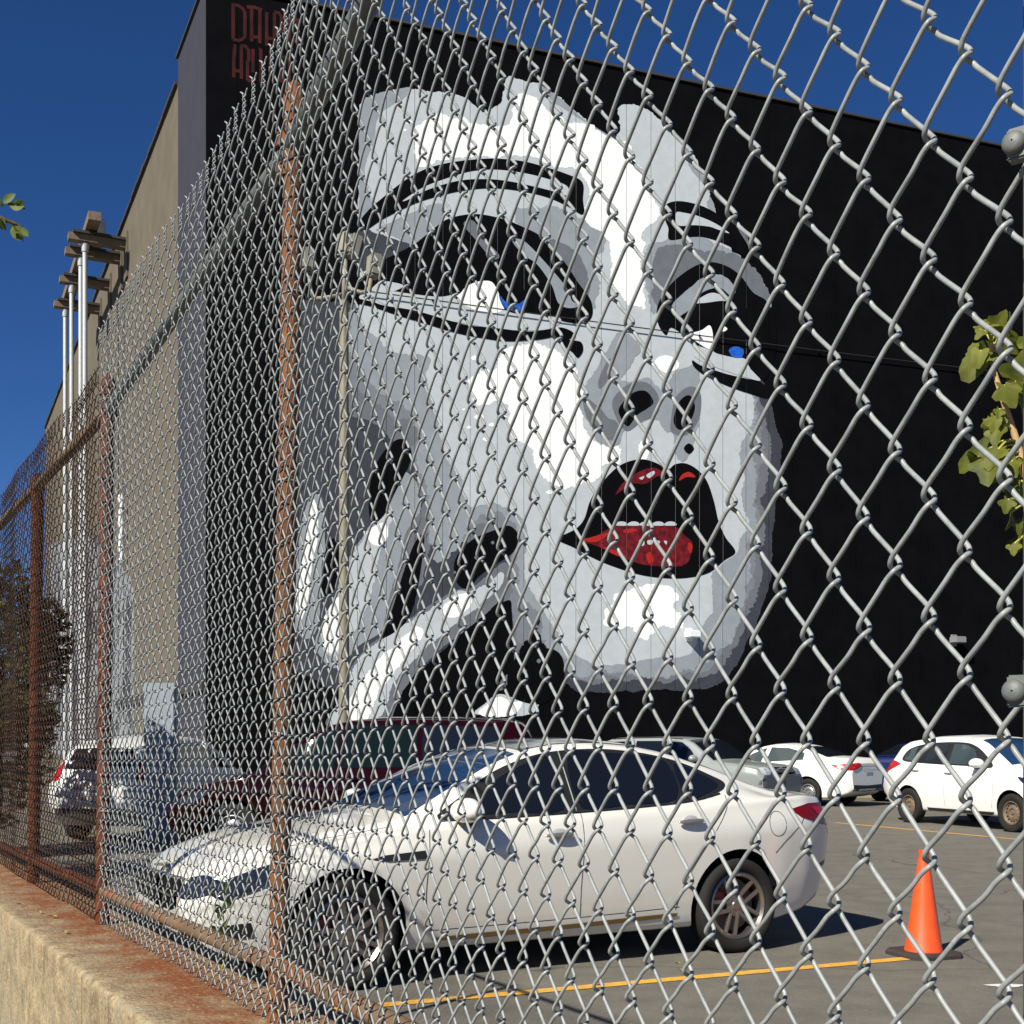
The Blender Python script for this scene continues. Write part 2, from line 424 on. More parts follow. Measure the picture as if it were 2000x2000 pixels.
pipe(gf, 'bottom_rail', (q1.x - .01, q1.y, zr(-0.437)), (q2.x - .015, q2.y, zr(-0.425)), 0.017, railmix)
pipe(rf, 'top_rail', (q0.x, q0.y, zr(1.0)), (q1.x, q1.y, zr(0.995)), 0.0185, mat('tan_rail', (0.13, 0.085, 0.045), 0.85, var=0.4, scale=9))
pipe(rf, 'top_rail', (q0.x - uM.x * 3.2, q0.y - uM.y * 3.2, zr(1.005)), (q0.x, q0.y, zr(1.0)), 0.0185, MATS['tan_rail'])
pipe(rf, 'bottom_rail', (q0.x, q0.y, zr(-0.45)), (q1.x, q1.y, zr(-0.437)), 0.017, rustdark)
pipe(rf, 'bottom_rail', (q0.x - uM.x * 3.2, q0.y - uM.y * 3.2, zr(-0.47)), (q0.x, q0.y, zr(-0.45)), 0.017, rustdark)
for i, z in enumerate((1.12, 0.86, 0.5, 0.02, -0.22, -0.40)):
    tie(gf, (q2.x + 0.016 * z, q2.y, zr(z)), 0.026, galv, 0.006, i)
    tie(rf, (q1.x, q1.y, zr(z * 0.92)), 0.0245, galv, 0.006, i * 2)
# rail end clamps: collars where the top rail meets the posts
for pos, zz, m_, par in ((q2, 1.16, rustpipe, gf), (q2, 1.10, rustpipe, gf), (q1, 1.0, rustdark, rf)):
    cl = lathe('clamp', [(0.0235, -0.014), (0.0265, -0.012), (0.0265, 0.012), (0.0235, 0.014)], 20)
    o = link('clamp', cl, m_, par, smooth=True, angle=40); o.location = Vector((pos.x + 0.008 * zz, pos.y, zr(zz))) - par.location
# tension bands with carriage bolts on the silver end post
for py in (285, 1350):
    c = at(1985, py, 0.655)
    bm = bmesh.new(); box_bm(bm, -0.004, 0.03, -0.004, 0.004, -0.0085, 0.0085, bevel=0.001)
    o = link('tension_band', bm_mesh('tension_band', bm), galvpipe, gf); o.location = c - gf.location; o.rotation_euler = (0, 0, R(-38))
    bo = link('bolt', lathe('bolt', [(0.0005, -0.0085), (0.003, -0.0082), (0.0056, -0.007), (0.0062, -0.0055), (0.0062, -0.003)], 16, axis='Y'), galvpipe, o, smooth=True)
    bo.location = (0.0, 0.0, 0.0)

# ------------------------------------------------------------------ mural building
CN = Vector((-6.85, 27.5, 0)); WU = Vector((0.9405, 0.3398, 0)).normalized(); WN = Vector((WU.y, -WU.x, 0))   # wall direction, outward normal
GU = Vector((-0.4315, 0.902, 0)).normalized(); GN = Vector((-GU.y, GU.x, 0))                                   # side wall direction, outward normal
HT = CAMZ + 17.1
def on_wall(px, py, off=0.0):
    """wall coordinates (metres along, height) of a point of the mural"""
    r = ray(px, py); o = Vector((0, 0, CAMZ)); c = CN + WN * off
    t = (c - Vector((0, 0, 0))).dot(WN) / r.dot(WN)
    p = o + r * t
    return ((p - CN).dot(WU), p.z)
bld = thing('mural_building', CN, 'black building with tan side wall carrying a painted woman\'s face', 'building')
MW = Matrix(((WU.x, WN.x, 0, 0), (WU.y, WN.y, 0, 0), (0, 0, 1, 0), (0, 0, 0, 1)))       # local (along, out, up) -> world dir
MG = Matrix(((GU.x, GN.x, 0, 0), (GU.y, GN.y, 0, 0), (0, 0, 1, 0), (0, 0, 0, 1)))
def on_bld(name, me, m_, M, parent=None, **k):
    me.transform(M)
    bm = bmesh.new(); bm.from_mesh(me); 
    if M.to_3x3().determinant() < 0: bmesh.ops.reverse_faces(bm, faces=bm.faces)
    bm.to_mesh(me); bm.free()
    return link(name, me, m_, parent or bld, **k)
backing = on_bld('wall', box_mesh('wall', 0.06, 34, -0.45, -0.05, 0, HT - 0.05), dark_trim, MW)
PW = 0.69
seams = []
x = 0.0
k = 0
while x < 34:
    x1 = min(34, x + PW)
    on_bld('panel', box_mesh('panel', x + (0.004 if k else 0), x1 - 0.004, -0.05, 0.0, 0.02, HT - 0.06), pK, MW, backing)
    seams.append(x1); x = x1; k += 1
on_bld('coping', box_mesh('coping', -0.02, 34.05, -0.5, 0.05, HT - 0.055, HT), dark_trim, MW)
# side wall: grey corner band, tan stretch, coping tiles
side = on_bld('side_wall', box_mesh('side_wall', 3.34, 40.2, -0.45, 0.0, 0, CAMZ + 16.42), tan_wall, MG)
on_bld('corner_band', box_mesh('corner_band', 0.0, 3.33, -0.45, 0.004, 0, HT - 0.06), lav_wall, MG)
on_bld('coping', box_mesh('coping', -0.05, 3.36, -0.5, 0.06, HT - 0.055, HT + 0.005), dark_trim, MG)
for i in range(62):
    a = 3.38 + i * 0.595
    on_bld('coping_tile', box_mesh('coping_tile', a, a + 0.575, -0.5, 0.07 + 0.02 * random.random(), CAMZ + 16.42, CAMZ + 16.5 + 0.03 * random.random()), dark_trim, MG)
on_bld('roof', box_mesh('roof', 0.3, 33.8, -30, -0.5, HT - 0.9, HT - 0.6), dark_trim, MW)
on_bld('rear_wall', box_mesh('rear_wall', 39.8, 40.2, -30, -0.5, 0, CAMZ + 16.3), tan_wall, MG)
on_bld('shadow_ledge', box_mesh('shadow_ledge', 0.02, 14, 0.01, 0.09, CAMZ + 1.22, CAMZ + 1.42), dark_trim, MG)  # dark projecting strip, its colour stands in for a shadow line

# --- painted patches of the mural
LV = 0.0013
def jag(pts, amp, seed):
    d = np.linalg.norm(np.roll(pts, -1, 0) - pts, axis=1); cum = np.concatenate([[0], np.cumsum(d)]); T = cum[-1]
    n = max(24, int(T / 3.5)); q = np.linspace(0, T, n, endpoint=False)
    ext = np.vstack([pts, pts[:1]])
    P_ = np.stack([np.interp(q, cum, ext[:, 0]), np.interp(q, cum, ext[:, 1])], 1)
    nx = np.roll(P_, -2, 0) - np.roll(P_, 2, 0)
    nv = np.stack([-nx[:, 1], nx[:, 0]], 1); nv /= (np.linalg.norm(nv, axis=1, keepdims=True) + 1e-9)
    a_ = 2 * math.pi * q / T
    off = np.zeros(n); g = np.random.default_rng(seed)
    for per, am in ((46, 0.9), (22, 0.8), (11, 0.6)):
        k_ = max(3, int(T / per)); vals = g.uniform(-1, 1, k_); vals = np.append(vals, vals[0])
        off += am * np.interp(q / T * k_, np.arange(k_ + 1), vals)
    off += 0.25 * g.normal(0, 1, n)
    return P_ + nv * (off * amp * (2.0 if amp >= 1.5 else 1.2))[:, None]
def paint(name, pts, m_, level, jagged=0.0, sub=5, smooth=True, plane='wall', cut=True):
    pts = np.asarray(pts, float)
    q = catmull(pts, sub if jagged == 0 else 7) if smooth else pts
    if jagged > 0: q = jag(q, jagged, int(pts.sum()) % 9973)
    uv = [on_wall(a, b) for a, b in q]
    bm = bmesh.new()
    vs_ = [bm.verts.new((u, LV * level, z)) for u, z in uv]
    tri = geometry.tessellate_polygon([[Vector((u, z, 0)) for u, z in uv]])
    for t in tri:
        try: bm.faces.new([vs_[i] for i in t])
        except ValueError: pass
    bmesh.ops.recalc_face_normals(bm, faces=bm.faces)
    if cut:
        lo = min(u for u, _ in uv); hi = max(u for u, _ in uv)
        for s in seams:
            if lo < s < hi:
                for e in (-0.005, 0.005):
                    bmesh.ops.bisect_plane(bm, geom=bm.verts[:] + bm.edges[:] + bm.faces[:], plane_co=(s + e, 0, 0), plane_no=(1, 0, 0))
                kill = [f for f in bm.faces if abs(f.calc_center_median().x - s) < 0.005]
                bmesh.ops.delete(bm, geom=kill, context='FACES')
    me = bm_mesh(name, bm)
    # face the street
    me.transform(MW)
    o = link(name, me, m_, backing)
    bm = bmesh.new(); bm.from_mesh(me)
    for f in bm.faces:
        if f.normal.dot(WN) < 0: f.normal_flip()
    bm.to_mesh(me); bm.free()
    return o

# face silhouette, dark to light
paint('painted_shadow', [(560,596),(720,598),(900,640),(1080,700),(1130,930),(1050,1180),(1000,1310),(965,1345),(975,1250),(990,1165),(935,1205),(885,1250),(830,1300),(760,1330),(640,1340),(570,1300),(556,1180),(562,1000),(575,930),(566,760)], pN, 1, 2.5)
paint('painted_shadow', [(1480,745),(1505,785),(1520,836),(1525,873),(1520,956),(1511,1027),(1505,1084),(1503,1140),(1490,1190),(1468,1240),(1434,1308),(1391,1341),(1320,1350),(1235,1350),(1149,1352),(1109,1340),(1092,1306),(1060,1200),(1150,900),(1400,800)], pN, 1, 1.5)
paint('painted_shade', [(690,600),(720,600),(900,650),(1100,700),(1140,930),(1060,1160),(1012,1290),(995,1330),(970,1338),(985,1180),(1003,1110),(980,1080),(900,1060),(845,1040),(838,1100),(812,1150),(800,1060),(826,990),(812,930),(800,870),(760,850),(718,819),(678,800),(668,700)], pD, 2, 2.5)
paint('painted_shade', [(1470,752),(1492,790),(1500,840),(1502,880),(1496,960),(1490,1030),(1484,1090),(1478,1150),(1458,1215),(1424,1285),(1380,1318),(1320,1332),(1235,1330),(1150,1333),(1118,1325),(1098,1295),(1060,1200),(1150,900),(1400,800)], pD, 2, 3)
paint('painted_tone', [(684,640),(700,610),(900,650),(1100,700),(1150,950),(1100,1100),(1060,1190),(1010,1150),(1012,1085),(1020,1050),(1000,1015),(960,1000),(915,1030),(880,1080),(850,1090),(838,1035),(846,970),(832,955),(812,884),(821,856),(809,813),(778,779),(727,750),(690,700)], pM, 3, 3)
paint('painted_tone', [(1460,762),(1478,800),(1475,840),(1478,900),(1468,960),(1476,1030),(1462,1090),(1460,1150),(1440,1206),(1420,1249),(1391,1289),(1349,1309),(1292,1317),(1206,1317),(1135,1317),(1109,1305),(1060,1200),(1150,900),(1400,790)], pM, 3, 3.5)
paint('painted_shade', [(1466,757),(1485,795),(1488,840),(1490,890),(1482,960),(1483,1030),(1473,1090),(1469,1150),(1449,1210),(1422,1267),(1386,1303),(1335,1320),(1264,1324),(1170,1325),(1126,1321),(1104,1300),(1060,1200),(1150,900),(1400,795)], pDM, 2.5, 3)
paint('painted_shade', [(688,620),(700,605),(900,650),(1100,700),(1145,940),(1080,1130),(1036,1240),(1003,1240),(1000,1130),(1012,1060),(990,1040),(940,1020),(890,1070),(846,1065),(836,1040),(838,985),(826,950),(806,895),(812,850),(795,825),(755,800),(705,772),(680,720)], pDM, 2.5, 3)
# light base of the face
paint('painted_face', [(704,209),(733,187),(770,175),(801,172),(846,181),(878,180),(906,192),(932,209),(946,217),(963,209),(980,201),(985,170),(992,148),(1017,152),(1049,164),(1077,181),(1106,203),(1134,225),(1165,248),(1194,265),(1209,255),(1207,213),(1222,203),(1242,205),(1271,221),(1305,250),(1336,281),(1356,309),(1373,343),(1388,386),(1402,425),(1420,470),(1430,520),(1440,600),(1455,680),(1470,765),(1470,790),(1466,828),(1454,856),(1448,885),(1454,942),(1446,984),(1460,1027),(1443,1055),(1436,1085),(1400,1110),(1391,1121),(1394,1192),(1371,1223),(1349,1275),(1292,1283),(1220,1297),(1164,1300),(1126,1283),(1101,1257),(1078,1220),(1050,1178),(1030,1135),(1025,1090),(1030,1040),(1005,1000),(963,981),(923,990),(906,967),(898,927),(875,899),(861,856),(855,813),(844,770),(832,733),(838,699),(772,688),(735,659),(707,637),(700,600),(704,520),(703,420),(702,306)], pL, 4, 1.6)
paint('painted_edge_tone', [(704,209),(733,187),(770,175),(801,172),(790,190),(765,205),(740,230),(730,280),(712,330),(722,380),(735,400),(703,425),(702,306)], pM, 5, 1.2)
paint('painted_edge_tone', [(1049,164),(1077,181),(1106,203),(1150,240),(1194,268),(1175,258),(1120,225),(1080,198)], pM, 5, 0.6)
paint('painted_edge_tone', [(1336,281),(1373,343),(1402,425),(1420,470),(1405,455),(1380,400),(1385,380),(1345,320)], pM, 5, 1)
# highlights
paint('painted_highlight', [(809,261),(849,227),(901,229),(923,246),(969,244),(1000,235),(1012,187),(1049,192),(1060,209),(1094,232),(1117,244),(1157,246),(1180,266),(1222,280),(1237,309),(1250,330),(1259,366),(1285,398),(1282,435),(1254,457),(1259,480),(1251,520),(1256,570),(1262,606),(1237,597),(1214,577),(1194,549),(1190,510),(1188,477),(1171,449),(1143,426),(1150,400),(1137,349),(1106,332),(1020,308),(935,304),(864,312),(821,330),(809,306)], pW, 6, 2.2)
paint('painted_highlight', [(963,722),(980,694),(1006,682),(1049,677),(1086,685),(1106,705),(1128,728),(1137,756),(1140,807),(1157,850),(1180,866),(1209,872),(1204,899),(1178,910),(1172,927),(1158,950),(1121,950),(1106,953),(1071,938),(1049,907),(1043,876),(1000,850),(992,807),(977,785),(935,779),(923,756),(932,733)], pW, 6, 3)
paint('painted_highlight', [(1181,1215),(1195,1169),(1223,1152),(1257,1146),(1303,1146),(1326,1166),(1320,1183),(1340,1206),(1329,1229),(1292,1223),(1257,1243),(1235,1226),(1201,1226)], pW, 6, 3)
for (a, b, r_) in ((935,815,9),(960,830,6),(915,835,5),(985,815,5),(950,858,7),(1072,962,7),(905,800,4),(925,700,6),(800,240,6),(790,255,4),(1270,395,5),(1250,330,4)):
    paint('painted_fleck', [(a - r_, b), (a - r_ * .3, b - r_ * .6), (a + r_ * .5, b - r_ * .7), (a + r_, b + r_ * .2), (a, b + r_ * .6)], pW, 7, 0.8)
# region round the first eye
paint('painted_tone', [(1012,412),(1060,400),(1094,406),(1151,437),(1177,477),(1157,506),(1174,548),(1162,600),(1140,610),(1106,530),(1077,490),(1043,460),(1014,436)], pM, 7, 2.5)
paint('painted_shade', [(1074,471),(1106,477),(1134,506),(1151,548),(1147,580),(1117,540),(1090,500)], pD, 8, 1.5)
paint('painted_tone', [(733,449),(778,426),(827,406),(866,400),(849,443),(809,480),(770,464)], pM, 7, 1.5)
paint('painted_shade', [(704,440),(728,452),(770,466),(800,478),(775,500),(735,520),(700,530),(690,480)], pN, 8, 1.5)
paint('painted_eyebrow', [(698,440),(720,410),(744,389),(787,355),(827,332),(872,319),(923,312),(969,310),(1020,315),(1063,326),(1106,340),(1137,356),(1138,390),(1139,420),(1106,402),(1063,384),(1006,372),(960,368),(918,371),(878,378),(821,394),(780,412),(745,430),(710,452)], pK, 9)
paint('painted_brow_gap', [(787,392),(827,366),(878,347),(923,335),(969,332),(1020,338),(1063,348),(1106,363),(1108,382),(1080,374),(1049,366),(992,354),(943,350),(892,354),(835,371),(800,389)], pL, 10)
paint('painted_eye', [(700,560),(725,520),(765,500),(809,477),(844,449),(872,429),(906,420),(940,419),(986,429),(1020,443),(1054,460),(1077,483),(1106,517),(1128,551),(1150,580),(1157,600),(1155,620),(1140,632),(1100,628),(1085,618),(1040,612),(990,606),(900,590),(800,578),(730,572)], pK, 9)
paint('painted_lid', [(1000,470),(1023,471),(1063,511),(1106,562),(1117,588),(1134,597),(1111,602),(1090,592),(1077,557),(1049,517),(1022,498)], pM, 10)
paint('painted_lid', [(905,438),(925,432),(950,470),(975,500),(960,505),(930,470)], pD, 10)
paint('painted_eye_white', [(721,571),(745,566),(800,574),(860,580),(900,574),(940,590),(990,606),(1040,612),(1088,619),(1094,630),(1071,643),(1020,646),(963,641),(906,632),(821,615),(750,595)], pL, 10)
paint('painted_eye_white', [(724,568),(735,555),(747,549),(787,557),(772,568),(740,574)], pL, 11)
paint('painted_eye_white', [(893,582),(900,572),(912,559),(935,550),(958,550),(969,563),(977,583),(984,604),(960,612),(925,605)], pW, 11)
paint('painted_iris', [(974,575),(985,565),(1010,560),(1035,575),(1042,600),(1025,612),(1003,612),(984,602)], pK, 12)
paint('painted_iris', [(977,578),(986,589),(1000,594),(1014,593),(1026,585),(1027,599),(1012,610),(993,606),(981,595)], pB, 13)
paint('painted_eyeliner', [(656,577),(721,588),(750,597),(815,608),(906,634),(977,642),(1034,648),(1077,642),(1097,640),(1117,648),(1121,657),(1111,664),(1134,668),(1138,685),(1128,699),(1117,688),(1103,677),(1088,659),(1049,664),(992,667),(949,662),(892,651),(835,634),(778,617),(721,598),(673,588)], pK, 12)
# second eye
paint('painted_tone', [(1255,520),(1275,480),(1300,468),(1340,465),(1400,475),(1450,500),(1480,540),(1500,590),(1480,620),(1380,540),(1300,580),(1275,610),(1262,570)], pM, 7, 2)
paint('painted_shade', [(1277,506),(1299,482),(1328,480),(1370,488),(1413,494),(1456,511),(1484,545),(1496,580),(1460,580),(1385,530),(1311,575),(1283,605),(1275,563)], pD, 8, 2)
paint('painted_eye', [(1285,594),(1311,554),(1351,523),(1385,512),(1419,520),(1447,540),(1470,571),(1499,591),(1515,640),(1512,700),(1495,740),(1480,735),(1457,702),(1429,697),(1400,690),(1386,682),(1355,672),(1335,655),(1310,640),(1300,655),(1284,630)], pK, 9)
paint('painted_lid', [(1314,594),(1351,560),(1379,540),(1413,540),(1436,566),(1427,577),(1402,563),(1370,571),(1345,606),(1319,617)], pM, 10, 0.8)
paint('painted_lid', [(1356,591),(1385,573),(1407,576),(1424,588),(1405,588),(1375,592)], pL, 11)
paint('painted_eye_white', [(1346,654),(1370,645),(1386,636),(1392,657),(1388,682),(1363,670)], pW, 11)
paint('painted_lid', [(1346,671),(1369,684),(1398,698),(1425,706),(1452,711),(1475,731),(1484,744),(1449,735),(1392,715),(1355,696)], pL, 10)
paint('painted_iris', [(1423,685),(1434,677),(1451,682),(1449,697),(1431,697)], pB, 11)
paint('painted_fleck', [(1404,642),(1414,638),(1420,643),(1412,648)], pW, 11)
paint('painted_eyeliner', [(1352,704),(1369,714),(1420,731),(1477,744),(1490,750),(1508,762),(1500,778),(1463,769),(1420,754),(1377,734),(1355,717)], pK, 12)
paint('painted_eyebrow', [(1299,402),(1322,393),(1356,398),(1385,409),(1405,423),(1427,450),(1470,498),(1467,509),(1427,483),(1385,466),(1351,463),(1308,469),(1305,446),(1299,430)], pK, 9)
paint('painted_brow_gap', [(1320,416),(1336,416),(1365,423),(1399,438),(1424,456),(1400,448),(1385,443),(1356,440),(1323,440)], pL, 10)
paint('painted_fleck', [(1441,446),(1450,442),(1458,460),(1468,490),(1455,470)], pD, 7)
# nose
paint('painted_nose', [(1135,794),(1147,754),(1172,708),(1192,671),(1209,648),(1232,657),(1249,677),(1246,694),(1226,720),(1209,742),(1232,748),(1264,737),(1295,762),(1306,748),(1323,725),(1352,714),(1366,737),(1366,785),(1357,856),(1335,896),(1320,880),(1315,845),(1295,842),(1272,816),(1221,838),(1209,862),(1187,870),(1158,850)], pM, 8, 1.5)
paint('painted_nose_shade', [(1140,775),(1172,799),(1187,816),(1204,822),(1209,848),(1192,861),(1164,844),(1145,811)], pD, 9, 0.8)
paint('painted_nose_shade', [(1196,782),(1228,750),(1264,748),(1286,775),(1284,808),(1252,824),(1224,842),(1204,818)], pD, 9)
paint('painted_nose_shade', [(1310,820),(1320,775),(1348,755),(1368,770),(1364,820),(1340,850),(1312,845)], pD, 9)
paint('painted_nose_shade', [(1180,715),(1192,700),(1190,735),(1172,760),(1168,745)], pD, 9)
paint('painted_nostril', [(1209,796),(1235,768),(1261,764),(1276,785),(1264,798),(1244,811),(1226,833),(1212,816)], pK, 10)
paint('painted_nostril', [(1315,822),(1326,785),(1346,772),(1357,794),(1348,822),(1328,840)], pK, 10)
paint('painted_highlight', [(1278,708),(1292,694),(1312,697),(1326,711),(1320,722),(1298,728)], pW, 9, 1)
paint('painted_highlight', [(1246,870),(1262,856),(1270,880),(1262,900),(1250,905)], pW, 7, 1.2)
paint('painted_mole', [(1335,876),(1345,866),(1355,876),(1345,887)], pK, 10)
# mouth
paint('painted_lips', [(1090,1053),(1124,1033),(1141,1013),(1152,979),(1172,947),(1201,916),(1226,902),(1255,897),(1283,905),(1303,917),(1318,907),(1338,905),(1360,916),(1380,939),(1394,979),(1403,1018),(1417,1050),(1436,1078),(1414,1095),(1386,1118),(1349,1128),(1306,1130),(1255,1124),(1207,1110),(1164,1093),(1121,1070)], pK, 8)
paint('painted_upper_lip', [(1201,967),(1221,939),(1255,919),(1278,914),(1295,925),(1278,933),(1261,945),(1232,947)], pR, 9, 0.6)
paint('painted_upper_lip', [(1326,939),(1332,927),(1346,922),(1358,932),(1340,932)], pRR, 9)
paint('painted_lower_lip', [(1135,1055),(1164,1047),(1198,1030),(1249,1026),(1318,1030),(1335,1044),(1352,1061),(1349,1084),(1335,1104),(1292,1107),(1261,1105),(1232,1095),(1192,1078),(1164,1067)], pR, 9, 0.8)
for q in ([(1135,1055),(1160,1048),(1190,1040),(1165,1058)], [(1175,1068),(1200,1075),(1225,1090),(1200,1084)], [(1345,1060),(1352,1066),(1349,1080),(1343,1072)], [(1215,1036),(1235,1031),(1245,1036),(1225,1042)], [(1262,1085),(1270,1080),(1276,1095),(1268,1102)]):
    paint('painted_lip_glow', q, pRR, 10, 0.5)
for q in ([(1248,1056),(1256,1052),(1258,1064),(1250,1066)], [(1264,1056),(1274,1055),(1273,1063),(1265,1063)], [(1280,1056),(1288,1057),(1286,1063)], [(1296,1057),(1302,1057),(1301,1064)], [(1262,928),(1276,920),(1278,925),(1268,934)], [(1248,934),(1258,930),(1254,937)]):
    paint('painted_lip_shine', q, pL, 11)
for i in range(5):
    a = 1201 + i * 24
    paint('painted_tooth', [(a, 1026), (a + 3, 1021), (a + 12, 1018.5), (a + 21, 1020.5), (a + 23.5, 1026), (a + 12, 1027)], pL, 10)
# hand with dark nails
paint('painted_finger', [(605,970),(620,966),(632,985),(636,1064),(628,1110),(622,1220),(598,1249),(574,1220),(572,1135),(583,1049)], pM, 4, 1)
paint('painted_finger_light', [(607,985),(617,978),(622,1010),(620,1060),(608,1110),(600,1180),(584,1215),(578,1150),(596,1060)], pW, 5, 1)
paint('painted_finger', [(790,921),(813,944),(822,984),(807,1049),(785,1120),(765,1183),(742,1234),(699,1263),(659,1305),(628,1286),(614,1254),(634,1206),(659,1149),(682,1086),(716,1035),(750,992),(773,950)], pM, 5, 1.2)
paint('painted_finger_light', [(750,1005),(765,1000),(760,1030),(745,1080),(735,1130),(715,1190),(690,1235),(655,1280),(632,1268),(640,1215),(668,1150),(692,1085),(722,1040)], pL, 6, 1.5)
paint('painted_finger_light', [(632,1212),(650,1175),(664,1170),(668,1230),(655,1275),(630,1265)], pW, 7, 1.2)
paint('painted_finger_light', [(715,1040),(745,1020),(758,1035),(752,1060),(730,1065)], pW, 7, 1)
paint('painted_finger_shade', [(822,1000),(810,1060),(790,1125),(768,1190),(748,1230),(755,1190),(775,1110),(795,1040)], pD, 7, 1)
paint('painted_nail', [(725,1021),(720,964),(734,907),(763,867),(787,858),(803,882),(795,915),(770,964),(750,1006)], pK, 8)
paint('painted_gap', [(822,1045),(828,1055),(815,1149),(798,1206),(770,1235),(742,1244),(765,1192),(787,1120),(807,1066)], pK, 8)
paint('painted_gap', [(640,1060),(665,1062),(664,1120),(645,1160),(628,1150)], pK, 6)
paint('painted_finger', [(640,1420),(659,1370),(685,1305),(728,1257),(785,1217),(842,1180),(893,1152),(921,1149),(944,1129),(984,1098),(996,1123),(984,1163),(941,1205),(884,1250),(827,1300),(785,1352),(745,1430)], pD, 5, 1.2)
paint('painted_finger_light', [(645,1415),(665,1365),(690,1305),(732,1258),(790,1218),(845,1182),(893,1154),(925,1150),(950,1140),(980,1120),(975,1145),(935,1185),(880,1225),(820,1275),(775,1325),(728,1415)], pL, 6, 1.5)
paint('painted_finger_light', [(672,1415),(690,1350),(716,1311),(785,1246),(813,1226),(824,1243),(785,1294),(742,1345),(712,1415)], pW, 7, 1.5)
paint('painted_finger_light', [(862,1186),(893,1163),(915,1162),(920,1180),(893,1205),(868,1208)], pW, 7, 1.5)
paint('painted_nail', [(890,1135),(889,1092),(921,1055),(967,1035),(995,1027),(1012,1047),(1002,1078),(970,1100),(935,1125),(913,1150)], pK, 8)
paint('painted_gap', [(992,1172),(1000,1200),(1004,1290),(998,1310),(975,1335),(960,1400),(770,1400),(800,1345),(830,1302),(887,1252),(940,1208)], pK, 3)
paint('painted_nail', [(996,1303),(1030,1284),(1064,1267),(1089,1273),(1101,1297),(1097,1340),(1060,1375),(1007,1366),(991,1343)], pK, 8)
paint('painted_finger_light', [(930,1395),(950,1371),(973,1356),(1007,1366),(1040,1362),(1062,1346),(1056,1365),(1035,1395)], pL, 6, 1)
paint('painted_finger_light', [(935,1395),(955,1372),(975,1360),(1000,1370),(1020,1372),(1000,1398)], pW, 7, 1)
for (a, b, r_) in ((762,899,5),(930,1089,4),(962,1060,3.5),(1052,1291,4.5),(1024,1311,5),(888,1118,3)):
    paint('painted_nail_spot', [(a - r_, b), (a, b - r_), (a + r_, b), (a, b + r_)], pD, 9)
# red sign letters at the corner, drawn stroke by stroke
def stroke(pts, wd, m_=pRt, level=2):
    pts = np.array(pts, float)
    # offset polyline to a ribbon in wall coordinates
    uv = np.array([on_wall(a, b) for a, b in pts])
    t = np.gradient(uv, axis=0); t /= np.linalg.norm(t, axis=1, keepdims=True)
    nv = np.stack([-t[:, 1], t[:, 0]], 1)
    a = uv + nv * wd / 2; b = uv - nv * wd / 2
    n = len(uv)
    V = [(q[0], LV * level, q[1]) for q in a] + [(q[0], LV * level, q[1]) for q in b]
    me = mesh('letter_stroke', V, [(i, i + 1, n + i + 1, n + i) for i in range(n - 1)])
    me.transform(MW); o = link('letter_stroke', me, m_, backing)
    return o
def zz(pts): return [(400 + a * 240 / 1932, b * 240 / 1932) for a, b in pts]
S_ = 0.075
for i, q in enumerate(([(445,80),(445,620)], [(420,75),(520,85),(600,140),(630,200),(630,600)], [(440,620),(540,640),(620,600)],
          [(735,650),(735,120)], [(660,110),(780,115),(900,160)], [(865,680),(865,150)], [(735,575),(865,590)],
          [(972,720),(972,190)], [(972,600),(1095,620)], [(1095,740),(1095,200)], [(1090,190),(1160,200),(1205,260),(1200,520)],
          [(1330,760),(1330,270)], [(1260,300),(1400,290),(1500,330)], [(1460,760),(1460,320)], [(1330,640),(1460,650)],
          [(455,1215),(455,930),(475,700)], [(455,1110),(570,1120)], [(575,1240),(575,720)], [(565,720),(640,725),(690,790),(690,960)],
          [(672,1270),(672,960)], [(672,1270),(760,1275)], [(757,1140),(757,770)], [(880,1300),(880,780),(850,770)], [(1030,1200),(1030,800)], [(880,1290),(1000,1320)],
          [(1200,1300),(1200,880)], [(1200,900),(1290,900),(1330,960),(1330,1300)])):
    stroke(zz(q), S_, pRt, 2 + (i % 3))
# scribbled painting low on the tan side wall
def on_side(px, py):
    r = ray(px, py); t = CN.dot(GN) / r.dot(GN); p = Vector((0, 0, CAMZ)) + r * t
    return ((p - CN).dot(GU), p.z)
graf = mat('scribbled_paint', (0.19, 0.20, 0.21), 0.8, var=0.1, scale=1)
add_layer(graf, (0.02, 0.02, 0.025), 0.55, 0.52, 0.56, stretch=(1, 1, 0.55), fac=1.0, seed=3, detail=4)
add_layer(graf, (0.13, 0.13, 0.15), 1.3, 0.56, 0.6, fac=0.9, seed=11, detail=3)
def side_patch_wall(name, pts, m_, off):
    uv = [on_side(a, b) for a, b in pts]
    me = mesh(name, [(u, off, z) for u, z in uv], [tuple(range(len(uv)))])
    bm = bmesh.new(); bm.from_mesh(me); bmesh.ops.triangulate(bm, faces=bm.faces); bm.to_mesh(me); bm.free()
    me.transform(MG)
    bm = bmesh.new(); bm.from_mesh(me)
    for f in bm.faces:
        if f.normal.dot(GN) < 0: f.normal_flip()
    bm.to_mesh(me); bm.free()
    return link(name, me, m_, side)
side_patch_wall('painted_scribble', [(262,1150),(252,1130),(236,1100),(205,1062),(180,1040),(130,1050),(96,1065),(94,1470),(262,1500)], graf, 0.006)
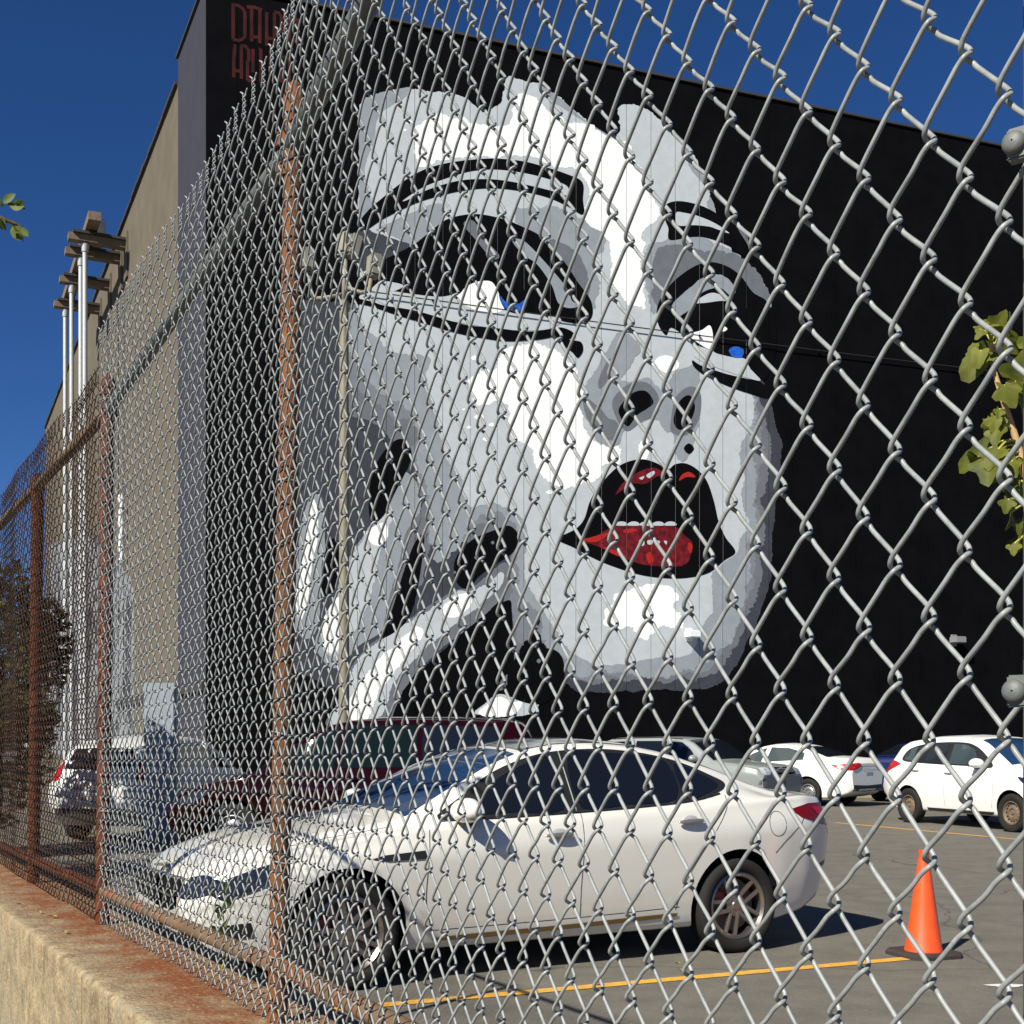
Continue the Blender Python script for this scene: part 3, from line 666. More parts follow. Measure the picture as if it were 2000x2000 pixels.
# white vent pipe on the side wall
u_, z0_ = on_side(250, 1095); _, z1_ = on_side(250, 968)
bpv = CN + GU * u_ + GN * 0.2
vp = thing('vent_pipe', (bpv.x, bpv.y, z0_), 'short white vent pipe standing off the tan side wall', 'pipe')
link('pipe', tube_mesh('pipe', [(0, 0, 0), (0, 0, (z1_ - z0_) * .5), (0, 0, z1_ - z0_)], 0.085, 14), mat('white_pipe', (0.7, 0.72, 0.72), 0.5), vp, smooth=True, angle=50)
for h in (0.2, 0.8):
    link('strap', lathe('strap', [(0.087, -0.02), (0.1, -0.02), (0.1, 0.02), (0.087, 0.02)], 14), steel_brown, vp).location = (0, 0, (z1_ - z0_) * h)

# steel bracket rack with conduits on the side wall
rk = thing('bracket_rack', CN, 'brown steel brackets holding four pale conduits high on the tan wall', 'bracket rack')
br = [((133, 471), (248, 489), 166, 487), ((127, 500), (237, 516), 158, 513), ((116, 552), (216, 568), 140, 566), ((105, 601), (197, 614), 127.5, 613)]
def len_to_px(base, px):
    lo, hi = 0.0, 12.0
    for _ in range(40):
        mid = (lo + hi) / 2; p = base + GN * mid
        if CX + F * p.x / p.y > px: lo = mid
        else: hi = mid
    return lo
bl = []
for (tip, wl, cx_, cy_) in br:
    u, z = on_side(*wl); base = CN + GU * u; Lb = len_to_px(base, tip[0])
    bl.append((u, z, Lb))
    o = on_bld('beam', box_mesh('beam', u - 0.16, u + 0.16, -0.05, Lb, z + 0.02, z + 0.22), steel_brown, MG, rk)
    on_bld('beam_flange', box_mesh('beam_flange', u - 0.26, u + 0.26, 0.002, Lb * 0.93, z + 0.222, z + 0.30), dark_trim, MG, o)
    on_bld('wall_plate', box_mesh('wall_plate', u - 0.3, u + 0.3, 0.005, 0.06, z - 0.9, z + 0.5), tan_wall, MG, o)
    Lc = len_to_px(base, cx_)
    c = base + GN * Lc - CN
    link('conduit', tube_mesh('conduit', [(c.x, c.y, 0.0), (c.x, c.y, z * .5), (c.x, c.y, z + 0.05)], 0.075, 12), conduit_m, rk, smooth=True, angle=50)
    link('collar', lathe('collar', [(0.08, -0.25), (0.1, -0.24), (0.13, -0.05), (0.13, 0.0)], 12), conduit_m, rk, smooth=True, angle=40).location = (c.x, c.y, z - 0.03)
u0, u1 = bl[0][0] - 1.2, bl[3][0] + 0.6; zm = lambda i: bl[i][1]
bm = bmesh.new()
zt_ = max(b[1] for b in bl)
for dd in (bl[0][2] * 0.62,):
    box_bm(bm, bl[0][0] - 1.0, bl[3][0] + 0.8, dd - 0.18, dd + 0.18, zt_ + 0.365, zt_ + 0.62)
on_bld('cross_beam', bm_mesh('cross_beam', bm), steel_brown, MG, rk)
tr = lathe('insulator', [(0.0, -0.45), (0.2, -0.45), (0.22, -0.1), (0.3, 0.0), (0.3, 0.35), (0.2, 0.4), (0.0, 0.4)], 14)
pt = GU * bl[1][0] + GN * bl[1][2] * 0.45
link('insulator', tr, conduit_m, rk, smooth=True, angle=40).location = (pt.x, pt.y, bl[1][1] + 0.9)

# flood light mast in front of the mural
FY = 19.0
fp = at(672, CY, FY); fp.z = 0
fl = thing('flood_light_mast', fp, 'thin tan mast with flood lights before the painted face', 'light mast')
tanp = mat('tan_mast', (0.20, 0.175, 0.115), 0.6, var=0.1, scale=4)
lampm = mat('lamp_housing', (0.22, 0.21, 0.165), 0.6, var=0.1, scale=6)
ztop = at(672, 588, FY).z
link('mast', tube_mesh('mast', [(0, 0, 0), (0, 0, ztop * .5), (0, 0, ztop)], [0.085, 0.078, 0.07], 12), tanp, fl, smooth=True, angle=50)
link('base_plate', box_mesh('base_plate', -0.2, 0.2, -0.2, 0.2, 0, 0.05), tanp, fl)
def rel(px, py, dy=0.0): return at(px, py, FY + dy) - fp
link('mast_head', tube_mesh('mast_head', [rel(672, 592), rel(673, 545), rel(674, 505)], 0.04, 10), lampm, fl, smooth=True)
link('arm', tube_mesh('arm', [rel(612, 584), rel(645, 580), rel(668, 575)], 0.032, 8), tanp, fl, smooth=True)
link('arm', tube_mesh('arm', [rel(674, 560), rel(705, 572), rel(722, 568), rel(724, 545)], 0.035, 8), tanp, fl, smooth=True)
link('arm', tube_mesh('arm', [rel(612, 584), rel(606, 560), rel(603, 530)], 0.03, 8), tanp, fl, smooth=True)
def flood(px, py, rz, tilt):
    bm = bmesh.new()
    vs_ = box_bm(bm, -0.115, 0.115, -0.1, 0.11, -0.18, 0.18, bevel=0.035)
    o = link('flood_light', bm_mesh('flood_light', bm), lampm, fl, smooth=True, angle=30); o.location = rel(px, py); o.rotation_euler = (tilt, 0, rz)
    g = link('lens', box_mesh('lens', -0.09, 0.09, 0.112, 0.122, -0.14, 0.14), mat('dark_lens', (0.03, 0.03, 0.035), 0.1), o)
flood(673, 478, R(-40), R(-8)); flood(731, 520, R(-60), R(-5)); flood(601, 508, R(30), R(-6)); flood(690, 482, R(-60), R(-15))
# thin cable fixed along the wall, standing a little off it
cm = mat('cable', (0.025, 0.025, 0.028), 0.8, spec=0.1)
u0_, z0c = on_wall(700, 569); u1_, z1c = on_wall(2000, 733)
pts = [CN + WU * (u0_ + (u1_ + 2 - u0_) * k / 12) + WN * 0.085 + Vector((0, 0, z0c + (z1c - z0c) * k / 12 - 0.06 * math.sin(math.pi * k / 12))) for k in range(13)]
cb = thing('cable', pts[0], 'thin dark cable strung along the wall across the painted eyes', 'cable')
link('wire', tube_mesh('wire', [p - pts[0] for p in pts], 0.014, 6), cm, cb, smooth=True)
for k in (1, 3, 5, 7, 9, 11):
    link('clip', box_mesh('clip', -0.02, 0.02, -0.02, 0.02, -0.03, 0.03), cm, cb).location = pts[k] - pts[0] - WN * 0.03
# two small wall lamps on the mural wall
def wall_lamp(px, py, label, m_):
    u, z = on_wall(px, py); p = CN + WU * u + WN * 0.05; p.z = z
    o = thing('wall_lamp', p, label, 'lamp', rotz=math.atan2(WU.y, WU.x))
    bm = bmesh.new(); box_bm(bm, -0.17, 0.17, -0.32, 0.0, -0.09, 0.09, bevel=0.02)
    link('housing', bm_mesh('housing', bm), m_, o)
    link('bracket', box_mesh('bracket', -0.08, 0.08, -0.02, 0.045, -0.16, 0.16), m_, o)
wall_lamp(1345, 1240, 'small white wall lamp mounted on the painted chin', mat('lamp_white', (0.72, 0.73, 0.74), 0.6))
wall_lamp(1861, 1251, 'small grey wall lamp on the bare black wall', mat('lamp_grey', (0.2, 0.2, 0.2), 0.6))

# ------------------------------------------------------------------ cars
tyre_m = mat('tyre_rubber', (0.014, 0.013, 0.012), 0.85, spec=0.3, bump=0.2, bscale=120)
black_m = mat('black_plastic', (0.012, 0.012, 0.013), 0.55, spec=0.4)
void_m = mat('dark_void', (0.006, 0.006, 0.006), 0.9, spec=0.1)
chrome = mat('chrome', (0.33, 0.29, 0.26), 0.3, 0.9)
glass_m = mat('tinted_glass', (0.006, 0.008, 0.013), 0.03, spec=0.4)
glassb = mat('blue_reflection_glass', (0.012, 0.035, 0.09), 0.04, spec=0.8)  # blue base colour stands in for a reflection in the windshields
glassg = mat('green_tinted_glass', (0.004, 0.009, 0.009), 0.03, spec=0.25)
glassl = mat('clear_tinted_glass', (0.03, 0.045, 0.05), 0.05, spec=0.6)
redl = mat('red_lamp', (0.36, 0.005, 0.005), 0.3, spec=0.3)
redd = mat('dark_red_lamp', (0.15, 0.003, 0.003), 0.3, spec=0.3)
lampc = mat('headlamp', (0.015, 0.02, 0.032), 0.06, coat=0.4)
white_paint = mat('pearl_white_paint', (0.67, 0.655, 0.595), 0.2, spec=0.4, coat=0.8, var=0.015, scale=2)
white_paint2 = mat('plain_white_paint', (0.74, 0.73, 0.69), 0.35, spec=0.5, coat=0.5, var=0.015, scale=2)
maroon = mat('maroon_paint', (0.011, 0.001, 0.002), 0.08, spec=0.25)
silver = mat('silver_paint', (0.24, 0.26, 0.25), 0.35, 0.1, coat=0.5)
bluep = mat('blue_paint', (0.014, 0.022, 0.085), 0.15, 0.0, coat=0.5)
seam_m = mat('seam', (0.05, 0.048, 0.045), 0.8)
chrome_trim = mat('satin_trim', (0.45, 0.43, 0.41), 0.3, 0.8)
roofglass = mat('roof_glass', (0.055, 0.06, 0.065), 0.08, spec=0.6)
plate_m = mat('licence_plate', (0.62, 0.62, 0.64), 0.5, var=0.25, scale=40)
rim_brown = mat('rusty_steel_rim', (0.17, 0.125, 0.08), 0.6, 0.3, var=0.25, scale=18)
rim_grey = mat('grey_rim', (0.25, 0.25, 0.26), 0.4, 0.6)
disc_m = mat('brake_disc', (0.12, 0.10, 0.09), 0.5, 0.6)

class Shell:
    """lofted car body: curves given as lists of (distance from the nose, value)"""
    def __init__(s, L, cur, xmap=None):
        s.L = L; s.c = {}; s.cache = {}; s.xm = xmap
        s.half = s.X(L) / 2
        for k_, tab in cur.items():
            xs = np.array([t[0] for t in tab], float); ys = np.array([t[1] for t in tab], float)
            s.c[k_] = (xs, ys)
    def X(s, x):
        if not s.xm: return x
        if x < 0: return x
        if x > s.L: return s.xm[1][-1] + x - s.L
        return float(np.interp(x, *s.xm))
    def g(s, k_, x):
        xs, ys = s.c[k_]
        # smoothed interpolation: average over a short window
        h = 0.045
        return float(np.mean([np.interp(min(max(x + d, xs[0]), xs[-1]), xs, ys) for d in (-h, -h / 2, 0, h / 2, h)]))
    def section(s, x):
        zt, zb, zs = s.g('zt', x), s.g('zb', x), s.g('zs', x)
        wm, wb, wt = s.g('wm', x), s.g('wb', x), s.g('wt', x)
        cr = s.g('cr', x) if 'cr' in s.c else 0.045
        ws = wm - 0.075
        zt = max(zt, zb + 0.03)
        pts = [(0, zs), (ws * 0.6, zs), (ws - 0.04, zs + 0.004), (ws, zs + 0.05), (wm - 0.034, zs + 0.30 * (zb - zs)), (wm - 0.012, zs + 0.54 * (zb - zs)),
               (wm, zs + 0.78 * (zb - zs)), (wb + 0.022, zb - 0.05), (wb, zb), (wt + 0.02, max(zt - cr - 0.03, zb + 0.005)), (wt - 0.03, zt - cr * 0.75), (wt * 0.6, zt - cr * 0.25), (0, zt)]
        return pts
    def dense(s, x):
        q = round(x, 3)
        if q not in s.cache: s.cache[q] = s._dense(q)
        return s.cache[q]
    def _dense(s, x):
        p = np.array(s.section(x)); out = []
        n = len(p)
        for i in range(n - 1):
            p0, p1, p2, p3 = p[max(i - 1, 0)], p[i], p[i + 1], p[min(i + 2, n - 1)]
            for k_ in range(3):
                t = k_ / 3
                m1 = (p2 - p0) * 0.36; m2 = (p3 - p1) * 0.36
                d = np.linalg.norm(p2 - p1)
                for mm in (m1, m2):
                    l = np.linalg.norm(mm)
                    if l > d: mm *= d / l
                out.append((2 * t ** 3 - 3 * t ** 2 + 1) * p1 + (t ** 3 - 2 * t ** 2 + t) * m1 + (-2 * t ** 3 + 3 * t ** 2) * p2 + (t ** 3 - t ** 2) * m2)
        out.append(p[-1]); return np.array(out)
    def side(s, x, z):
        d = s.dense(x); a = d[9:31]
        return float(np.interp(z, a[:, 1], a[:, 0]))
    def ztop(s, x, y):
        d = s.dense(x); a = d[27:][::-1]
        return float(np.interp(abs(y), a[:, 0], a[:, 1]))
    def zroofedge(s, x): return float(s.dense(x)[29][1])
    def mesh(s):
        n = 76
        t = np.linspace(0, 1, n)
        xs = s.L * (0.5 - 0.5 * np.cos(math.pi * t)) * 0.45 + s.L * t * 0.55
        secs = [s.dense(x_) for x_ in xs]; m_ = len(secs[0])
        V, Fc = [], []
        half = s.half
        for x_, d in zip(xs, secs):
            ring = [(half - s.X(x_), a, b) for a, b in d] + [(half - s.X(x_), -a, b) for a, b in d[1:-1][::-1]]
            V += ring
        k_ = 2 * m_ - 2
        for i in range(n - 1):
            for j in range(k_):
                j2 = (j + 1) % k_
                Fc.append((i * k_ + j, i * k_ + j2, (i + 1) * k_ + j2, (i + 1) * k_ + j))
        Fc.append(tuple(range(k_))[::-1]); Fc.append(tuple((n - 1) * k_ + j for j in range(k_)))
        me = mesh('body', V, Fc)
        bm = bmesh.new(); bm.from_mesh(me); bmesh.ops.recalc_face_normals(bm, faces=bm.faces); bm.to_mesh(me); bm.free()
        return me
    def end_x(s, y, z, rear=True):
        rng_ = np.arange(0, 0.9, 0.01)
        for d in rng_:
            x = s.L - d if rear else d
            sec = s.dense(x)
            if z < sec[0][1] or z > s.ztop(x, y): continue
            if abs(y) <= s.side(x, z) + 1e-4: return x
        return s.L - 0.3 if rear else 0.3

def grid_poly(pts, step):
    """triangulated polygon cut into a grid so it can follow a curved surface"""
    bm = bmesh.new()
    vs_ = [bm.verts.new((a, b, 0)) for a, b in pts]
    for t in geometry.tessellate_polygon([[Vector((a, b, 0)) for a, b in pts]]):
        try: bm.faces.new([vs_[i] for i in t])
        except ValueError: pass
    for ax in (0, 1):
        lo = min(p[ax] for p in pts); hi = max(p[ax] for p in pts)
        q = lo + step
        while q < hi:
            co = [0, 0, 0]; co[ax] = q; no = [0, 0, 0]; no[ax] = 1
            bmesh.ops.bisect_plane(bm, geom=bm.verts[:] + bm.edges[:] + bm.faces[:], plane_co=co, plane_no=no); q += step
    return bm
def side_piece(S, name, pts, m_, off, parent, sides=(1, -1), step=0.1, smooth_sub=4, both=True):
    q = catmull(pts, smooth_sub) if smooth_sub else np.array(pts, float)
    for sg in sides:
        bm = grid_poly([(a, b) for a, b in q], step)
        for v in bm.verts:
            x_, z_ = v.co.x, v.co.y
            z_ = min(z_, S.zroofedge(x_) - 0.004)
            y_ = S.side(x_, z_) + off
            v.co = Vector((S.half - S.X(x_), sg * y_, z_))
        bmesh.ops.recalc_face_normals(bm, faces=bm.faces)
        for f in bm.faces:
            if f.normal.y * sg < 0: f.normal_flip()
        link(name, bm_mesh(name, bm), m_, parent, smooth=True)
def side_line(S, name, pts, m_, off, parent, wd=0.007, sides=(1, -1)):
    q = catmull(pts, 5, closed=False)
    for sg in sides:
        P_ = []
        for x_, z_ in q:
            P_.append((S.half - S.X(x_), sg * (S.side(x_, z_) + off - wd * 0.35), z_))
        link(name, tube_mesh(name, P_, wd / 2, 6), m_, parent, smooth=True)
def top_piece(S, name, x0, x1, f0, f1, m_, off, parent, nx=14, ny=12, y_in=1.0):
    V, Fc = [], []
    for i in range(nx + 1):
        x_ = x0 + (x1 - x0) * i / nx
        ff = f0 + (f1 - f0) * i / nx
        wt = S.g('wt', x_) * ff
        for j in range(ny + 1):
            y_ = -wt + 2 * wt * j / ny
            V.append((S.half - S.X(x_), y_, S.ztop(x_, y_)))
    for i in range(nx):
        for j in range(ny):
            a = i * (ny + 1) + j; Fc.append((a, a + 1, a + ny + 2, a + ny + 1))
    me = mesh(name, V, Fc)
    bm = bmesh.new(); bm.from_mesh(me); bmesh.ops.recalc_face_normals(bm, faces=bm.faces)
    if sum(f.normal.z for f in bm.faces) < 0: bmesh.ops.reverse_faces(bm, faces=bm.faces)
    bm.normal_update()
    nn = [(v, v.normal.copy()) for v in bm.verts]
    for v, n_ in nn: v.co += n_ * off
    bm.to_mesh(me); bm.free()
    return link(name, me, m_, parent, smooth=True)
def end_piece(S, name, pts, m_, off, parent, rear=True, step=0.08, mirror=True, smooth_sub=3):
    q = catmull(pts, smooth_sub) if smooth_sub else np.array(pts, float)
    for sg in ((1, -1) if mirror else (1,)):
        bm = grid_poly([(a, b) for a, b in q], step)
        for v in bm.verts:
            y_, z_ = v.co.x, v.co.y
            x_ = S.end_x(y_, z_, rear) + (off if rear else -off)
            v.co = Vector((S.half - S.X(x_), sg * y_ + (0.3 * off if y_ > 0.5 else 0) * sg, z_))
        bmesh.ops.recalc_face_normals(bm, faces=bm.faces)
        s_ = -1 if rear else 1
        if sum(f.normal.x for f in bm.faces) * s_ < 0: bmesh.ops.reverse_faces(bm, faces=bm.faces)
        link(name, bm_mesh(name, bm), m_, parent, smooth=True)
TYRES = {}
def wheel(root, x, y, r, wd, style, rimm, sg):
    key = (round(r, 3), round(wd, 3))
    if key not in TYRES:
        rr = r * (0.72 if style == 'alloy' else 0.62); hw = wd / 2
        prof = [(rr, -hw * 0.8), (rr + 0.01, -hw * 0.95), (r * 0.88, -hw), (r * 0.96, -hw * 0.93), (r, -hw * 0.72), (r, hw * 0.72), (r * 0.96, hw * 0.93), (r * 0.88, hw), (rr + 0.01, hw * 0.95), (rr, hw * 0.8), (rr, -hw * 0.8)]
        TYRES[key] = lathe('tyre', prof, 40, axis='Y')
    t = bpy.data.objects.new('wheel', None); C.objects.link(t); t.parent = root; t.location = (x, y, r); t.empty_display_size = 0.1
    if sg < 0: t.rotation_euler = (0, 0, math.pi)
    link('tyre', TYRES[key], tyre_m, t, smooth=True, angle=60)
    rr = r * (0.72 if style == 'alloy' else 0.62); hw = wd / 2
    if style == 'alloy':
        prof = [(rr, hw * 0.82), (rr - 0.012, hw * 0.86), (rr - 0.03, hw * 0.7), (rr - 0.035, -hw * 0.7)]
        link('rim', lathe('rim', prof, 40, axis='Y'), rimm, t, smooth=True, angle=40)
        bm = bmesh.new()
        for k_ in range(5):
            for s_ in (-1, 1):
                M = Matrix.Rotation(2 * math.pi * k_ / 5 + 0.35, 4, 'Y')
                off = 0.021 * s_
                vs_ = box_bm(bm, off - 0.0135 + 0.004 * s_, off + 0.0135 + 0.004 * s_, hw * 0.50, hw * 0.74, 0.035, rr - 0.022, bevel=0.006)
                for v in vs_:
                    v.co.x += s_ * (v.co.z / rr) * 0.018
                    v.co.y -= (1 - v.co.z / rr) * 0.012
                    v.co = M @ v.co
        link('spokes', bm_mesh('spokes', bm), rimm, t, smooth=True, angle=35)
        link('hub', lathe('hub', [(0.0005, hw * 0.66), (0.03, hw * 0.66), (0.036, hw * 0.6), (0.075, hw * 0.55), (0.08, hw * 0.3)], 24, axis='Y'), rimm, t, smooth=True, angle=40)
        link('brake_disc', lathe('brake_disc', [(0.0005, -0.01), (rr * 0.78, -0.01), (rr * 0.78, 0.01), (0.0005, 0.011)], 32, axis='Y'), disc_m, t)
        link('caliper', box_mesh('caliper', rr * 0.35, rr * 0.82, -0.02, 0.045, rr * 0.05, rr * 0.45, bevel=0.01), mat('red_caliper', (0.25, 0.02, 0.02), 0.4), t)
        link('backing', lathe('backing', [(0.0005, -hw * 0.6), (rr - 0.02, -hw * 0.6)], 24, axis='Y'), void_m, t)
    else:
        prof = [(rr, hw * 0.82), (rr - 0.015, hw * 0.86), (rr - 0.03, hw * 0.55), (rr * 0.72, hw * 0.42), (rr * 0.55, hw * 0.62), (rr * 0.38, hw * 0.64), (rr * 0.34, hw * 0.45), (rr * 0.16, hw * 0.45), (rr * 0.14, hw * 0.6), (0.0005, hw * 0.6)]
        rim = link('rim', lathe('rim', prof, 32, axis='Y'), rimm, t, smooth=True, angle=30)
        bm = bmesh.new()
        for k_ in range(14):
            a = 2 * math.pi * k_ / 14
            M = Matrix.Translation((rr * 0.74 * math.cos(a), hw * 0.47, rr * 0.74 * math.sin(a))) @ Matrix.Rotation(-a, 4, 'Y')
            box_bm(bm, -0.008, 0.008, -0.006, 0.006, -0.014, 0.014, M)
        link('vent_holes', bm_mesh('vent_holes', bm), void_m, t)
def make_car(name, label, cat, front_dir, center, L, cur, wheels, paint_m, xmap=None, r=0.32, wd=0.205, arch=0.375, track=0.79, style='steel', rimm=None, group=None, arches=True):
    root = thing(name, center, label, cat, math.atan2(front_dir[1], front_dir[0]), group)
    S = Shell(L, cur, xmap)
    me = S.mesh()
    me.materials.append(paint_m); me.materials.append(void_m)
    body = link('body', me, None, root)
    if arches:
        bm = bmesh.new()
        for xw in wheels:
            for sg in (1, -1):
                M = Matrix.Translation((S.half - S.X(xw), sg * 0.9, r + 0.015)) @ Matrix.Rotation(R(90), 4, 'X')
                bmesh.ops.create_cone(bm, cap_ends=True, segments=44, radius1=arch, radius2=arch, depth=0.66, matrix=M)
        cm_ = bm_mesh('cutter', bm); cm_.materials.append(paint_m); cm_.materials.append(void_m)
        for p in cm_.polygons: p.material_index = 1
        cut = bpy.data.objects.new('cutter', cm_); C.objects.link(cut); cut.parent = root
        md = body.modifiers.new('b', 'BOOLEAN'); md.operation = 'DIFFERENCE'; md.object = cut; md.solver = 'EXACT'
        bpy.context.view_layer.update()
        dg = bpy.context.evaluated_depsgraph_get()
        new = bpy.data.meshes.new_from_object(body.evaluated_get(dg))
        body.modifiers.clear(); body.data = new
        bpy.data.objects.remove(cut)
    body.data.shade_smooth(); body.data.set_sharp_from_angle(angle=R(38))
    for xw in wheels:
        for sg in (1, -1):
            wheel(root, S.half - S.X(xw), sg * track, r, wd, style, rimm or rim_grey, sg)
    return root, S

def mirror_part(root, S, x, z, m_, cap=None, y=None, scale=1.0):
    for sg in (1, -1):
        yy = (y or S.side(x, z)) + 0.10 * scale
        bm = bmesh.new(); bmesh.ops.create_uvsphere(bm, u_segments=24, v_segments=14, radius=1)
        for v in bm.verts:
            c = v.co.copy()
            v.co = Vector((c.x * 0.105 * (1.0 if c.x > 0 else 0.75), c.y * 0.125, c.z * 0.082 * (1 if c.z > 0 else 0.85)))
        o = link('mirror', bm_mesh('mirror', bm), m_, root, smooth=True)
        o.location = (S.half - S.X(x), sg * yy, z + 0.06); o.scale = (scale,) * 3
        st = link('mirror_stalk', box_mesh('mirror_stalk', -0.035, 0.035, -0.10, 0.03, -0.085, -0.045, bevel=0.012), black_m, o)
        if sg < 0: st.rotation_euler = (0, 0, math.pi)
        g = link('mirror_band', box_mesh('mirror_band', -0.072, 0.03, -0.1, 0.1, -0.045, -0.036), seam_m, o)
def handle(root, S, x, z, m_, sides=(1, -1), cup=True):
    for sg in sides:
        y = S.side(x, z)
        bm = bmesh.new(); bmesh.ops.create_uvsphere(bm, u_segments=20, v_segments=10, radius=1)
        for v in bm.verts: v.co = Vector((v.co.x * 0.115, v.co.y * 0.022, v.co.z * 0.017))
        o = link('door_handle', bm_mesh('door_handle', bm), m_, root, smooth=True)
        o.location = (S.half - S.X(x), sg * (y + 0.028), z); o.rotation_euler = (0, R(2), 0)
        if cup:
            bm = bmesh.new(); bmesh.ops.create_uvsphere(bm, u_segments=20, v_segments=10, radius=1)
            for v in bm.verts: v.co = Vector((v.co.x * 0.065, v.co.y * 0.006, v.co.z * 0.04))
            c = link('handle_cup', bm_mesh('handle_cup', bm), mat('cup_shade', (0.42, 0.41, 0.40), 0.4), root, smooth=True)
            c.location = (S.half - S.X(x), sg * (y + 0.001), z)

# ---- white sedan in front
L1 = 4.845
cur1 = dict(
 zt=[(0,.60),(.04,.66),(.2,.755),(.45,.835),(.8,.905),(1.15,.955),(1.38,.985),(1.7,1.15),(2.05,1.315),(2.3,1.40),(2.55,1.44),(2.85,1.45),(3.15,1.43),(3.45,1.375),(3.8,1.265),(4.1,1.16),(4.3,1.105),(4.5,1.085),(4.72,1.07),(4.79,1.02),(4.845,.92)],
 zb=[(0,.55),(.1,.63),(.3,.715),(.6,.795),(1.0,.865),(1.4,.91),(2.0,.935),(2.8,.965),(3.5,1.0),(4.1,1.03),(4.5,1.045),(4.75,1.02),(4.845,.86)],
 wm=[(0,.60),(.06,.70),(.18,.79),(.4,.865),(.7,.905),(1.3,.915),(2.8,.915),(3.8,.915),(4.2,.895),(4.5,.85),(4.72,.775),(4.82,.70),(4.845,.66)],
 wb=[(0,.55),(.1,.66),(.3,.755),(.6,.82),(1.0,.85),(1.5,.865),(2.8,.87),(3.6,.865),(4.1,.835),(4.5,.775),(4.75,.69),(4.845,.60)],
 wt=[(0,.45),(.2,.60),(.6,.70),(1.1,.74),(1.38,.75),(1.7,.685),(2.05,.62),(2.5,.585),(3.1,.575),(3.5,.585),(3.9,.63),(4.2,.675),(4.5,.68),(4.75,.62),(4.845,.52)],
 zs=[(0,.30),(.05,.24),(.2,.195),(.6,.185),(4.2,.185),(4.5,.23),(4.75,.31),(4.845,.40)],
 cr=[(0,.03),(.5,.045),(1.3,.05),(1.8,.06),(2.6,.06),(3.5,.06),(4.2,.05),(4.845,.03)])
fw = Vector((-0.932, 6.97, 0)); rw = Vector((1.533, 8.27, 0))
fd = (fw - rw).normalized(); leftd = Vector((-fd.y, fd.x, 0))          # camera side
mid_w = (fw + rw) / 2 - leftd * 0.90
XM1 = ([0, 0.985, 3.765, 4.845], [0, 0.885, 3.665, 4.645])
xw1 = (0.985, 3.765)
ctr = mid_w - fd * (4.645 / 2 - (0.885 + 3.665) / 2)
car1, S1 = make_car('sedan', 'pearl white sedan parked behind the fence beside the orange cone', 'car', fd, ctr, L1, cur1, xw1, white_paint, xmap=XM1, r=0.318, wd=0.225, arch=0.368, track=0.80, style='alloy', rimm=chrome)
dlo = [(1.585,.955),(2.0,.965),(2.5,.985),(3.0,1.008),(3.4,1.035),(3.66,1.075),(3.80,1.135),(3.72,1.19),(3.5,1.28),(3.2,1.345),(2.85,1.375),(2.5,1.36),(2.25,1.31),(2.0,1.215),(1.78,1.085)]
side_piece(S1, 'window_surround', dlo, black_m, 0.004, car1, step=0.09)
side_piece(S1, 'window', [(1.80,.985),(2.1,.99),(2.43,1.0),(2.46,1.335),(2.27,1.285),(2.05,1.19),(1.9,1.085)], glass_m, 0.009, car1, step=0.1, smooth_sub=3)
side_piece(S1, 'window', [(2.56,1.005),(2.9,1.02),(3.3,1.045),(3.36,1.285),(3.1,1.335),(2.8,1.352),(2.59,1.348)], glass_m, 0.009, car1, step=0.1, smooth_sub=3)
side_piece(S1, 'window', [(3.39,1.05),(3.58,1.08),(3.72,1.135),(3.6,1.21),(3.42,1.275)], glass_m, 0.009, car1, step=0.1, smooth_sub=3)
side_line(S1, 'window_trim', [(1.59,.945),(2.0,.956),(2.5,.975),(3.0,.998),(3.4,1.025),(3.68,1.07)], black_m, 0.006, car1, 0.016)
side_line(S1, 'pillar_trim', [(2.52,.985),(2.525,1.2),(2.53,1.36)], mat('pillar_strip', (0.16, 0.19, 0.18), 0.4), 0.010, car1, 0.010)
top_piece(S1, 'windshield', 1.42, 2.24, 0.93, 0.90, glassb, 0.004, car1)
top_piece(S1, 'roof_glass', 2.29, 3.32, 0.86, 0.86, roofglass, 0.005, car1)
top_piece(S1, 'rear_window', 3.42, 4.2, 0.88, 0.86, glass_m, 0.004, car1)
# shut lines
side_line(S1, 'door_seam', [(1.50,.90),(1.48,.72),(1.47,.5),(1.50,.36),(1.53,.27)], seam_m, 0.001, car1)
side_line(S1, 'door_seam', [(2.545,.975),(2.54,.75),(2.53,.5),(2.54,.3)], seam_m, 0.001, car1)
side_line(S1, 'door_seam', [(3.72,1.06),(3.66,.95),(3.50,.75),(3.33,.50),(3.27,.32)], seam_m, 0.001, car1)
side_line(S1, 'sill_seam', [(1.5,.305),(2.5,.315),(3.3,.335)], seam_m, 0.0, car1, 0.010)
side_line(S1, 'bumper_seam', [(4.50,.985),(4.40,.86),(4.22,.74),(4.12,.66)], seam_m, 0.001, car1)
side_piece(S1, 'sill_trim', [(1.62,.235),(2.4,.245),(3.2,.268),(3.28,.285),(3.2,.295),(2.4,.275),(1.62,.262)], mat('trim_brown', (0.22, 0.15, 0.06), 0.35, 0.6), 0.006, car1, step=0.15)
side_piece(S1, 'fender_vent', [(1.12,.745),(1.2,.765),(1.47,.785),(1.475,.735),(1.22,.73)], black_m, 0.006, car1, smooth_sub=0)
a_ = np.linspace(0, 2 * math.pi, 24, endpoint=False)
fx, fz = 4.14, 0.86
for sg in (1, -1):
    link('fuel_door_seam', tube_mesh('fuel_door_seam', [(S1.half - S1.X(fx + 0.085 * math.cos(q)), sg * (S1.side(fx + 0.085 * math.cos(q), fz + 0.085 * math.sin(q)) - 0.001), fz + 0.085 * math.sin(q)) for q in a_], 0.003, 6, closed=True), seam_m, car1)
